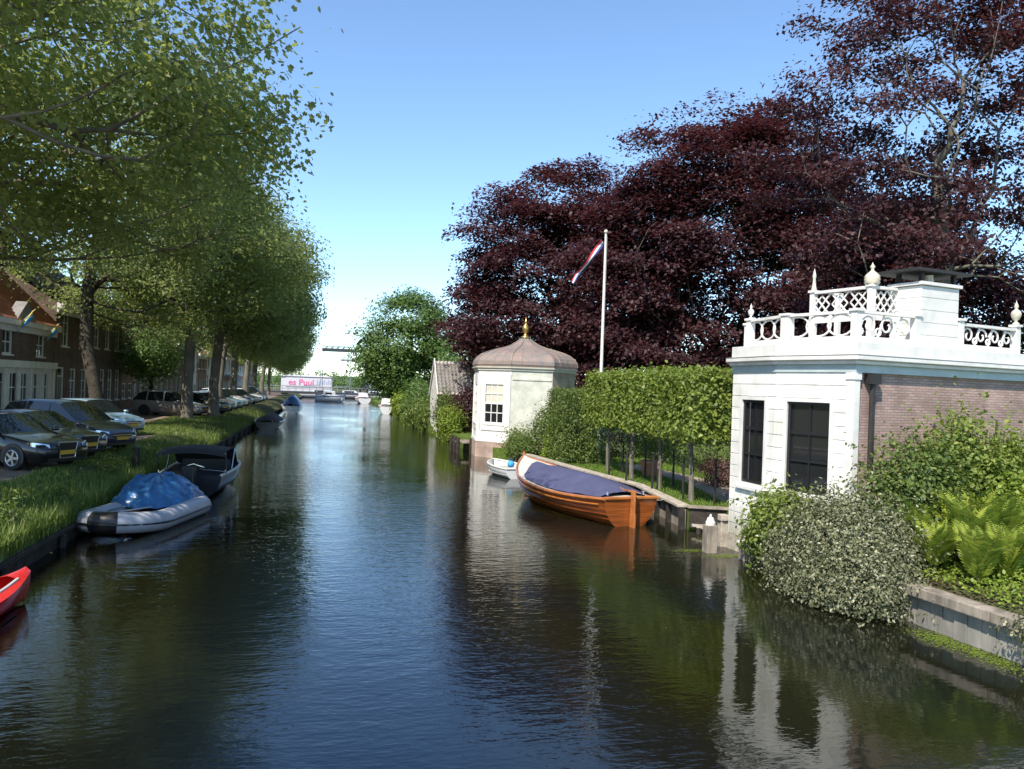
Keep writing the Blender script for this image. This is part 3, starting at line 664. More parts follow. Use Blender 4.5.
# entablature following the plan: (offset outwards, z0, z1, material)
def plan_off(d):
    P=PL+[(6.2,0)]; n=len(P); C=Vector((3,2.3)); out=[]
    for i in range(n):
        a=Vector(P[i-1]); b=Vector(P[i]); c=Vector(P[(i+1)%n]); e1=(b-a).normalized(); e2=(c-b).normalized()
        n1=Vector((-e1.y,e1.x)); n2=Vector((-e2.y,e2.x)); 
        if n1.dot(b-C)<0: n1=-n1
        if n2.dot(b-C)<0: n2=-n2
        k=(n1+n2); out.append(tuple(b+k*(d/max(.3,k.length_squared/2)) ))
    return out
BLUEGREY=mat('blue_grey_paint',(.42,.50,.50),.5,var=.15)
m=MB(); m.prism(plan_off(.05),EZ,EZ+.16); m.build('frieze',BLUEGREY,th)
m=MB(); m.prism(plan_off(.12),EZ+.16,EZ+.24); m.prism(plan_off(.20),EZ+.24,EZ+.33); m.build('cornice',WHITE,th,bevel=.015)
m=MB(); m.prism(plan_off(.07),EZ+.33,EZ+.60); m.build('parapet',WHITE,th,bevel=.01)
m=MB(); m.prism(plan_off(.205),EZ+.33,EZ+.345); m.build('roof_edge',LEAD,th)
# balustrade
def ring(mb,c,ux,r,rz=None,t=.028,n=18):
    rz=rz or r; mb.tube([Vector(c)+Vector(ux)*r*cos(2*pi*i/n)+Vector((0,0,rz*sin(2*pi*i/n))) for i in range(n)],t,6,closed=True)
def scroll(mb,c,ux,r,s=1,t=.021):
    P=[]
    for i in range(22):
        a=i/21*3.6*pi/1.6; rr=r*(1-.72*i/21); P.append(Vector(c)+Vector(ux)*rr*cos(a)*s+Vector((0,0,rr*sin(a))))
    mb.tube(P,t,6)
def panel(parent,a,b,z0,z1,kind):
    a=Vector((*a,0)); b=Vector((*b,0)); d=b-a; L=d.length; u=d/L; mb=MB(); zz=Vector((0,0,1))
    zl=z0+.14; zt=z1-.055
    mb.bar(a+zz*(z0+.07),b+zz*(z0+.07),.05,.14); mb.bar(a-u*.03+zz*(z1-.028),b+u*.03+zz*(z1-.028),.13,.056)
    h=zt-zl; cz=(zl+zt)/2
    if kind=='rings':
        n=max(2,round(L/(h*1.2)));
        for i in range(n): ring(mb,a+u*L*(i+.5)/n+zz*cz,u,L/n*.56,h*.47,t=.021)
    elif kind=='lattice':
        n=max(2,round(L/h)); w=L/n
        for i in range(n):
            p=a+u*w*i; q=a+u*w*(i+1)
            mb.bar(p+zz*zl,q+zz*zt,.025,.03); mb.bar(p+zz*zt,q+zz*zl,.028,.03)
            c=a+u*w*(i+.5)+zz*cz; k=h*.3
            mb.bar(c-u*k*1.3,c+zz*k*1.3,.022,.026); mb.bar(c+zz*k*1.3,c+u*k*1.3,.022,.026); mb.bar(c+u*k*1.3,c-zz*k*1.3,.022,.026); mb.bar(c-zz*k*1.3,c-u*k*1.3,.022,.026)
    else:
        n=max(2,round(L/(h*1.15)))
        for i in range(n):
            c=a+u*L*(i+.5)/n+zz*cz; scroll(mb,c,u,h*.46,1 if i%2 else -1); ring(mb,a+u*L*(i+.02)/n+zz*(cz-h*.28),u,h*.16,t=.02,n=10)
            if i: mb.bar(a+u*L*i/n+zz*zl,a+u*L*(i+.35)/n+zz*zt,.03,.03)
    return mb.build('balustrade_panel',WHITE,parent)
def post(parent,p,z0,z1,w=.145,name='balustrade_post'):
    mb=MB(); mb.box(p[0]-w/2,p[0]+w/2,p[1]-w/2,p[1]+w/2,z0,z1); mb.box(p[0]-w/2-.03,p[0]+w/2+.03,p[1]-w/2-.03,p[1]+w/2+.03,z1,z1+.05)
    return mb.build(name,WHITE,parent)
BZ0,BZ1=EZ+.60,5.37
LB=[(.22,.22),(.0,1.85),(.32,3.35),(1.15,4.35)]
for p in (LB[0],LB[2],LB[3],(1.9,.2),(3.26,.2),(5.25,.25)): post(th,p,BZ0,BZ1-.02)
post(th,LB[1],BZ0,BZ1-.03,.2)
panel(th,LB[1],(LB[0][0],LB[0][1]+.1),BZ0,BZ1,'rings'); panel(th,LB[2],LB[1],BZ0,BZ1,'rings'); panel(th,LB[3],LB[2],BZ0,BZ1,'rings')
panel(th,(LB[0][0]+.1,LB[0][1]),(1.82,.2),BZ0,BZ1,'scroll'); panel(th,(3.33,.2),(5.17,.25),BZ0,BZ1-.06,'scroll')
UB=[(1.2,2.3),(1.27,.78),(2.5,.74)]; UZ0,UZ1=5.33,6.0
m=MB(); m.prism([(1.12,.68),(3.3,.68),(3.3,2.4),(1.1,2.4)],BZ0-.01,BZ0+.12); m.build('roof_platform',LEAD,th)
for p in UB[:2]: post(th,p,BZ0+.12,UZ1-.02,.12)
post(th,(1.98,2.32),BZ0+.12,UZ1-.02,.10)
panel(th,UB[0],(1.27,.86),UZ0-.05,UZ1,'lattice'); panel(th,(1.35,.78),(2.1,.76),UZ0-.05,UZ1,'lattice')
# finials
URN=[(.02,0),(.085,.0),(.085,.04),(.04,.07),(.035,.10),(.085,.15),(.12,.23),(.125,.30),(.10,.36),(.05,.40),(.03,.43),(.06,.47),(.045,.53),(.012,.60),(.001,.66)]
def finial(p,z,s,m_,nm='urn_finial'):
    mb=MB(); mb.lathe([(r*s,h*s) for r,h in URN],14,(p[0],p[1],z)); mb.build(nm,m_,th,smooth=True)
IVORY=mat('ivory_paint',(.60,.55,.43),.5,var=.25,vscale=9)
finial(LB[2],BZ1+.03,.55,WHITE); finial((5.25,.25),BZ1+.03,.85,IVORY)
mb=MB(); mb.lathe([(.02,0),(.13,0),(.16,.04),(.15,.08),(.165,.11),(.15,.15),(.155,.18),(.125,.22),(.08,.26),(.035,.30),(.03,.34),(.055,.38),(.015,.44),(.001,.48)],14,(1.3,.8,UZ1+.02)); mb.build('urn_finial',IVORY,th,smooth=True)
mb=MB(); mb.lathe([(.05,0),(.07,.03),(.045,.10),(.03,.28),(.045,.34),(.001,.52)],10,(1.2,2.3,UZ1+.02)); mb.build('spike_finial',IVORY,th,smooth=True)
# boxed chimney
m=MB(); z=BZ0
while z<5.99: 
    z1=min(6.02,z+.262); m.box(1.98,3.14,.14,.9,z,z1-.012); z=z1
m.box(1.99,3.13,.15,.89,BZ0,6.0); m.box(1.93,3.19,.09,.95,6.02,6.09); m.build('chimney_casing',WHITE,th,bevel=.006)
m=MB(); m.box(1.75,3.40,.05,1.15,6.30,6.36)
for x in (2.1,3.1):
    for y in (.25,.8): m.box(x-.04,x+.04,y-.04,y+.04,6.09,6.30)
m.build('chimney_cap',IRON,th)
m=MB(); m.lathe([(.09,0),(.11,.02),(.09,.16),(.10,.18),(.02,.18)],10,(2.45,.35,6.09)); m.build('chimney_pot',IVORY,th)
# plinth
m=MB()
for i in range(3):
    M,L=seg_frame(PL[i+1],PL[i]); m.box(0,L,-.07,-.026,-.4,.34,M)
m.build('plinth',PALEWOOD,th)

# ================================================================ far tea house: octagon with a copper bell roof
PC=(10.05,41.07); th2=thing('tea_house','octagonal white tea house with bell shaped copper roof and gilded finial','tea house',(PC[0],PC[1],0),0)
R8=2.88; off=radians(198); V8=[(R8*cos(off+k*pi/4),R8*sin(off+k*pi/4)) for k in range(8)]
def oct_facet(k): return seg_frame(V8[k],V8[(k+1)%8])
wm=MB(); wb=MB(); wp=MB()
hole=(.42,1.78,1.72,3.78)
for k in range(8):
    M,L=oct_facet(k)
    if k in (0,7):
        wm.wall(0,L,.85,4.4,[hole],.16,M)
        for a,b in ((0,.2),(L-.2,L)): wm.box(a,b,-.05,-.001,.95,4.2,M)
        wm.box(0,L,-.08,-.001,.80,.95,M)
        wm.box(.28,1.92,-.045,-.001,1.38,1.62,M)
    elif k==1:
        wp.wall(0,L,.85,4.4,(),.1,M); wp.box(.12,L-.12,-.02,-.001,1.15,3.35,M); wp.box(0.05,L-.05,-.035,-.001,3.95,4.05,M); wp.box(.3,1.6,-.09,-.001,.98,1.10,M)
    else: wb.wall(0,L,-.3,4.4,(),.1,M)
wm.build('wall',WHITE,th2); wp.build('side_wall',PLASTER,th2); wb.build('brick_wall',B_YEL,th2)
for k in (0,7):
    M,L=oct_facet(k); o=sash(th2,*hole,M=M,y=.06,fr=.08,nx=3,nz=4,frm=WHITE,bar=.045,sill=True)
    c=MB(); c.add([M@Vector((hole[0]+.1+(hole[1]-hole[0]-.2)*i/14,.064+.006*(i%2),zz)) for zz in (2.75,3.72) for i in range(15)],[(i,i+1,16+i,15+i) for i in range(14)]); c.build('curtain',CREAM,o)
bm_=MB()
for k in (0,1,7):
    M,L=oct_facet(k); bm_.box(-.02,L+.02,-.06,.2,-.4,.80,M)
bm_.build('plinth',B_PINK,th2)
def ngon8(r,z,rot=0): return [(r*cos(off+k*pi/4+rot),r*sin(off+k*pi/4+rot),z) for k in range(8)]
cm=MB(); cm.loft([ngon8(2.9,4.38),ngon8(2.95,4.42),ngon8(2.95,4.5),ngon8(3.03,4.54),ngon8(3.04,4.60),ngon8(2.9,4.61)],wrap=True); cm.build('cornice',CREAM,th2)
DOME=((2.92, 4.6), (3.0, 4.72), (2.97, 4.9), (2.82, 5.1), (2.55, 5.29), (2.15, 5.44), (1.7, 5.56), (1.2, 5.68), (0.8, 5.82), (0.48, 6.0), (0.26, 6.16), (0.16, 6.22))
dm=MB(); dm.loft([ngon8(r,z) for r,z in DOME],wrap=True,cap=True)
ro=dm.build('roof',COPPER,th2)
sm=MB()
for k in range(8):
    a=off+k*pi/4; sm.tube([(r*cos(a)*1.004,r*sin(a)*1.004,z+.015) for r,z in DOME[:11]],.022,5)
    for t in (.25,.5,.75):
        p=[]
        for r,z in DOME[:7]:
            A=Vector((r*cos(a),r*sin(a),z+.008)); B=Vector((r*cos(a+pi/4),r*sin(a+pi/4),z+.008)); p.append(A.lerp(B,t))
        sm.tube(p,.012,4)
sm.build('seam',COPPER,ro)
fm=MB(); fm.lathe([(.01,0),(.26,0),(.27,.06),(.14,.12),(.09,.2),(.08,.26),(.16,.34),(.20,.46),(.19,.58),(.13,.68),(.07,.74),(.06,.80),(.11,.84),(.05,.92),(.02,1.04),(.002,1.12)],14,(0,0,6.2)); fm.build('finial',GOLD,th2,smooth=True)

th2.scale=(.945,.945,1); th2.location.x-=.08
# small tiled boat house beyond it
bh=thing('boat_house','low boat house with white gable and grey pantiled roof','shed',(7.35,55.2,0),0)
m=MB(); W,D,e,rg=5.2,4.4,2.95,5.2
m.wall(0,W,.3,e,[(1.6,2.5,1.2,2.3)],.12); m.add([(W,0,.3),(W,D,.3),(W,D,e),(W,D/2,rg),(W,0,e)],[(0,1,2,3,4)]); m.add([(0,D,.3),(W,D,.3),(W,D,e),(0,D,e)],[(0,1,2,3)]); m.build('wall',B_BROWN,bh)
m=MB(); m.add([(-.03,0,.3),(-.03,D,.3),(-.03,D,e),(-.03,D/2,rg+.05),(-.03,0,e)],[(0,1,2,3,4)]); m.bar((-.1,-.25,e-.1),(-.1,D/2,rg+.2),.06,.22,(0,0,1)); m.bar((-.1,D+.25,e-.1),(-.1,D/2,rg+.2),.06,.22,(0,0,1)); m.build('gable',WHITE,bh)
m=MB(); s1=Vector((0,D/2+.25,rg-e+.15)); pantile(m,(-.12,-.25,e-.08),(1,0,0),s1,W+.2,s1.length,.26,.34,.05); s2=Vector((0,-(D/2+.25),rg-e+.15)); pantile(m,(-.12,D+.25,e-.08),(1,0,0),s2,W+.2,s2.length,.26,.34,.05); m.build('roof',T_GREY,bh,smooth=True)
m=MB(); m.box(2.4,2.75,.5,.8,3.5,3.85); m.build('roof_light',IRON,bh)
sash(bh,1.6,2.5,1.2,2.3,nx=2,nz=2)

# ================================================================ hull helper
def hull_rings(L,B,zs,zk,full=.55,N=22,M=9,stern=.7,bowp=2.2,flare=1.5,strake=0.,tp=.42):
    """x runs from stern (0) to bow (L). returns list of full rings port->keel->starboard, and the sheer line"""
    rings=[]; sheer=[]
    for i in range(N):
        s=i/(N-1); b=B/2*(stern+(1-stern)*sin(min(1,s/tp)*pi/2)) if s<tp else B/2*max(.012,(1-((s-tp)/(1-tp))**bowp))
        z1=zs(s); z0=zk(s); half=[]
        for j in range(M):
            u=j/(M-1); y=b*(1-(1-u)**flare); z=z0+(z1-z0)*u**1.25
            half.append((y,z))
            if strake and 0<j<M-1: half.append((max(0,y-strake*min(1,b*3)),z+.004))
        P=[(s*L,-y,z) for y,z in half[::-1]]+[(s*L,y,z) for y,z in half[1:]]
        rings.append(P); sheer.append((s*L,b,z1))
    return rings,sheer
def rake(rings,fn): return [[(x+fn(z,x),y,z) for x,y,z in r] for r in rings]
# ---- wooden sloop, stern towards the camera
sloop=thing('wooden_sloop','varnished wooden sloop with navy canvas cover and upright stern rudder','boat',(7.90,20.1,0),radians(99))
zs=lambda s:.66+.42*(s-.35)**2*2.0+(.16*max(0,s-.75)/.25); zk=lambda s:-.32+.10*(1-s)+.55*max(0,(s-.72)/.28)**2
rg,sh=hull_rings(7.15,2.55,zs,zk,N=30,M=9,stern=.62,bowp=2.9,flare=2.3,strake=.022,tp=.42)
rg=[[(x+(.20*max(0,z) if k>22 else 0)*((k-22)/7 if k>22 else 0)-(.10*max(0,z)*(1-k/6) if k<6 else 0),y,z) for x,y,z in r] for k,r in enumerate(rg)]
m=MB(); m.loft(rg); m.add(rg[0],[tuple(range(len(rg[0])))]); m.build('hull',VARNISH,sloop)
m=MB()
for sgn in (-1,1):
    idx=0 if sgn<0 else len(rg[0])-1
    m.tube([Vector(r[idx])+Vector((0,sgn*.015,-.02)) for r in rg],.048,7); m.tube([Vector(r[idx])+Vector((0,sgn*.0,-.17)) for r in rg[1:]],.022,5)
m.tube([Vector(rg[0][0]),Vector(rg[0][-1])],.045,6); m.build('rubbing_strake',VARNISH2,sloop)
def inner_deck(a,b,dz,w0,w1):
    rr=[]
    for k in range(a,b):
        x=rg[k][0][0]; bb=rg[k][-1][1]; z=rg[k][0][2]+dz
        rr.append([(x,-bb*w0,z),(x,-bb*w1,z+.02),(x,0,z+.05),(x,bb*w1,z+.02),(x,bb*w0,z)])
    return rr
m=MB(); m.loft(inner_deck(0,30,.0,.98,.6)); m.build('deck',CREAM,sloop)
# cover: stretched over a ridge pole, hem a little inside the gunwale, with sags and hem scallops
m=MB(); rr=[]; rc=np.random.default_rng(5)
for k in range(1,26):
    x=rg[k][0][0]; bb=rg[k][-1][1]*.93; z=rg[k][0][2]+.055; s=(k-1)/24; hgt=.10+.30*sin(pi*min(1,max(0,(s-.0)))**.85)**.8; row=[]
    if s>.72: bb*=max(.25,1-((s-.72)/.30)**2*.75)
    for j in range(17):
        t=j/16*2-1; sag=.07*sin(s*pi*5)**2*(1-abs(t))*abs(t)*4
        row.append((x+.02*rc.normal()*.3, bb*t, z+hgt*(1-abs(t)**1.7)-sag+.011*rc.normal()-(.02 if abs(t)==1 else 0)))
    rr.append(row)
m.loft(rr); o=m.build('canvas_cover',NAVY,sloop,smooth=True)
m=MB()
m.bar((-.16,0,-.35),(-.18,0,.98),.055,.20,(1,0,0)); m.prism([(-.30,-.03),(-.05,-.03),(-.05,.03),(-.30,.03)],-.45,.35); m.build('rudder',VARNISH2,sloop,bevel=.012)
m=MB(); m.tube([(-.2,0,.95),(.3,0,.92),(.75,0,.98)],[.03,.026,.02],7); m.build('tiller',VARNISH2,sloop)
m=MB()
for y in (-.55,.55): m.lathe([(.01,0),(.05,0),(.04,.05),(.055,.09),(.02,.11)],8,(.25,y,rg[1][0][2]+.06))
m.build('cleat',CHROME,sloop)
m=MB(); m.tube([rg[-1][0],(rg[-1][0][0]+.02,0,zs(1)+.16)],.05,7); m.tube([(rg[k][len(rg[0])//2][0]+.02,0,rg[k][len(rg[0])//2][2]) for k in range(24,30)]+[(rg[-1][0][0],0,zs(1))],.04,6); m.build('stem_post',VARNISH2,sloop)

# ---- small white dinghy with a blue buoy in it
wd=thing('white_dinghy','small white rowing dinghy moored under the far tea house','boat',(7.3,30.5,0),radians(100))
zs2=lambda s:.40+.14*s*s; zk2=lambda s:-.12+.30*max(0,(s-.7)/.3)**2
rg2,_=hull_rings(2.7,1.3,zs2,zk2,N=16,M=7,stern=.8,bowp=2.6,flare=2.4)
m=MB(); m.loft(rg2); m.add(rg2[0],[tuple(range(len(rg2[0])))]); m.loft([[(r[0][0],r[0][1]*.9,.14),(r[0][0],r[-1][1]*.9,.14)] for r in rg2]); m.build('hull',WHITEGRP,wd,smooth=True)
m=MB()
for i in (0,-1): m.tube([r[i] for r in rg2],.035,6)
m.tube([rg2[0][0],rg2[0][-1]],.035,6); m.build('gunwale',DULLWHITE,wd)
m=MB(); m.box(.5,.75,-.52,.52,.30,.34); m.box(1.4,1.65,-.5,.5,.30,.34); m.build('thwart',PALEWOOD,wd)
bu=thing('buoy','round light blue buoy lying in the small white dinghy','buoy',(7.2,31.4,.38),0)
m=MB(); m.lathe(sphere_pts(0,.15),14,(0,0,.12)); m.build('ball',CYA,bu,smooth=True)
m=MB(); m.lathe([(.03,0),(.05,.02),(.05,.08),(.02,.1)],8,(0,0,.255)); m.build('eye',BLU,bu)

# ---- inflatable dinghy
inf=thing('inflatable_dinghy','grey and black inflatable dinghy moored in shade at left bank','boat',(-3.92,22.5,0),radians(257))
def tubepath(L,B,bow):
    P=[(-.25,-B/2,.22)]; 
    for i in range(5): P.append((L*.62*i/4,-B/2,.22))
    for i in range(1,16):
        a=-pi/2+pi*i/16; P.append((L*.62+L*.38*cos(a),B/2*sin(a),.22+bow*max(0,cos(a))**1.5))
    for i in range(5): P.append((L*.62*(1-i/4),B/2,.22))
    P.append((-.25,B/2,.22)); return P
TP=tubepath(3.7,1.55,.13); rad=[.10]+[.235]*(len(TP)-2)+[.10]
m=MB(); m.tube(TP,rad,14); m.build('tube',PVC,inf,smooth=True)
m=MB(); m.tube([(x,y+(.0),z) for x,y,z in TP[12:16]],[.239]*4,14,cap=False); m.build('bow_patch',BLACK,inf,smooth=True)
m=MB(); m.tube([(x+ (.245*cos(atan2(y,x-2.3)) if x>2.3 else 0), y+(.242*(1 if y>0 else -1) if x<=2.3 else .24*sin(atan2(y,x-2.3))), z-.01) for x,y,z in TP[1:-1]],.026,6); m.build('rubbing_strip',BLACK,inf)
m=MB(); m.box(.1,3.1,-.6,.6,.02,.10); m.build('floor',BLACK,inf)
m=MB(); m.box(.1,.16,-.5,.5,.02,.55); m.build('transom',BLACK,inf)
m=MB()
for y in (-.35,.28): m.tube([(1.9,y,.42),(3.1,y*.5,.50)],.02,6)
m.build('oar',ALLOY,inf)
tp_=thing('tarpaulin','crumpled blue tarpaulin heaped over the stern of the inflatable dinghy','tarpaulin',(-4.25,22.35,.36),radians(72))
m=MB(); rr=[]; rt=np.random.default_rng(11)
for i in range(15):
    u=i/14; row=[]
    for j in range(40):
        a=2*pi*j/40; r=u**.8; fold=1+.06*sin(a*7+2*u)*u+.035*rt.normal()*u; hz=.66*(1-r**2.2)+.055*sin(a*9+1)*u*(1-u)*4+.04*sin(a*17+5*u)*u*(1-u)*4+.07*sin(3*a+1)*(1-u)*u
        row.append((1.45*r*cos(a)*fold,1.02*r*sin(a)*fold,hz+.018*rt.normal()-(.02 if i==14 else 0)))
    rr.append(row)
m.loft(rr,wrap=True); m.build('sheet',TARP,tp_,smooth=True)
# ---- dark tender with a black bimini
BH=mat('black_hull',(.014,.015,.02),.3,coat=.3); BCAN=mat('black_canvas',(.016,.016,.02),.85,bump=.4,bscale=6)
mbt=thing('motor_boat','dark open motor boat with folded black sun top behind the inflatable','boat',(-3.95,25.2,0),radians(88))
rg3,_=hull_rings(5.2,2.05,lambda s:.66+.14*s*s,lambda s:-.2+.4*max(0,(s-.7)/.3)**2,N=18,M=7,stern=.86,bowp=2.5,flare=2.4)
m=MB(); m.loft(rg3); m.add(rg3[0],[tuple(range(len(rg3[0])))]); m.build('hull',BH,mbt,smooth=True)
m=MB()
for i in (0,-1): m.tube([Vector(r[i])+Vector((0,0,.0)) for r in rg3],.045,6)
m.build('rubbing_strake',DULLWHITE,mbt)
m=MB(); m.loft([[(r[0][0],r[0][1]*.96,.28),(r[0][0],r[-1][1]*.96,.28)] for r in rg3]); m.box(.2,.8,-.8,.8,.28,.56); m.box(2.6,2.75,-.75,.75,.28,1.0); m.build('deck',BH,mbt)
m=MB(); m.loft([[(x,y*.95,1.30+.10*(1-(y/1.)**2)+dz) for y in np.linspace(-1,1,9)] for x,dz in ((.1,-.10),(.12,.0),(.6,.05),(1.3,.06),(1.9,.02),(2.05,-.1))]); m.loft([[(2.05,y*.95,1.30) for y in np.linspace(-1,1,9)],[(2.5,y*.95,.95) for y in np.linspace(-1,1,9)],[(2.9,y*.95,.72) for y in np.linspace(-1,1,9)]]); m.build('sun_top',BCAN,mbt,smooth=True)
m=MB()
for y in (-.96,.96): m.tube([(.35,y,.68),(.12,y,1.3)],.022,6); m.tube([(1.4,y,.7),(1.9,y,1.3)],.022,6)
m.build('strut',CHROME,mbt)
m=MB(); m.tube([(.5,-.3,.85),(.45,0,.95),(.5,.3,.85)],.02,6); m.tube([(.3,-.95,.75),(.3,-.2,.82)],.018,6); m.build('rail',CHROME,mbt)
m=MB(); m.box(-.35,.02,-.18,.18,.35,.95); m.box(-.25,-.08,-.07,.07,-.4,.36); m.build('outboard_motor',BLACK,mbt,bevel=.05)
# ---- red kayak-like boat, bow only in view
rb=thing('red_boat','shiny red open boat poking in at the lower left corner','boat',(-4.50,13.75,.03),radians(256))
rg4,_=hull_rings(4.2,1.1,lambda s:.34+.20*abs(s-.5)**2*4*.6,lambda s:-.1+.2*abs(s-.5)**2*4*.5,N=20,M=7,stern=.15,bowp=2.3,flare=2.2)
m=MB(); m.loft(rg4); m.add(rg4[0],[tuple(range(len(rg4[0])))])
m.loft([[(r[0][0],r[0][1],r[0][2]),(r[0][0],r[0][1]*.62,r[0][2]+.03)] for r in rg4]); m.loft([[(r[-1][0],r[-1][1]*.62,r[-1][2]+.03),(r[-1][0],r[-1][1],r[-1][2])] for r in rg4])
for a,b in ((0,2),(17,19)): m.loft([[(r[0][0],r[0][1]*.62,r[0][2]+.03),(r[0][0],0,r[0][2]+.07),(r[0][0],r[-1][1]*.62,r[-1][2]+.03)] for r in rg4[a:b+1]])
m.build('hull',REDGRP,rb,smooth=True)
m=MB(); m.loft([[(r[0][0],r[0][1]*.66,.05),(r[0][0],r[-1][1]*.66,.05)] for r in rg4[2:18]]); m.build('floor',BLACK,rb)
m=MB()
for i,sg in ((0,1),(-1,1)): m.tube([(r[i][0],r[i][1]*.62,r[i][2]+.035) for r in rg4[2:18]],.022,6)
m.build('coaming',DULLWHITE,rb)
def line(pts,label,m_,r=.014):
    P=[Vector(p) for p in pts]; q=[]
    for a,b in zip(P,P[1:]):
        L=(b-a).length
        for i in range(8): t=i/8; v=a.lerp(b,t); v.z-=.10*L*4*t*(1-t)*.5; q.append(v)
    q.append(P[-1]); k=MB(); k.tube(q,r,5); return tag(k.build('mooring_rope',m_),label,'rope')
ROPEW=mat('pale_rope',(.45,.42,.35),.9)
line([(8.44,20.35,.78),(8.95,20.6,.62),(9.25,20.9,.64)],'pale mooring rope from the stern of the wooden sloop to the quay',ROPEW)
line([(7.0,26.9,1.02),(8.2,27.4,.75),(9.35,27.6,.62)],'pale mooring rope from the bow of the wooden sloop to the quay',ROPEW)
line([(-4.72,19.0,.45),(-5.3,19.5,.45),(-5.75,19.9,.60)],'thin rope from the bow of the inflatable dinghy to the grass bank',ROPEW)
rp=MB(); rp.tube([(-4.85,13.2,.45),(-5.15,13.9,.42),(-5.35,14.6,.5)],.02,6); tag(rp.build('mooring_rope',PALEWOOD),'pale mooring rope from the red boat to the left quay','rope')

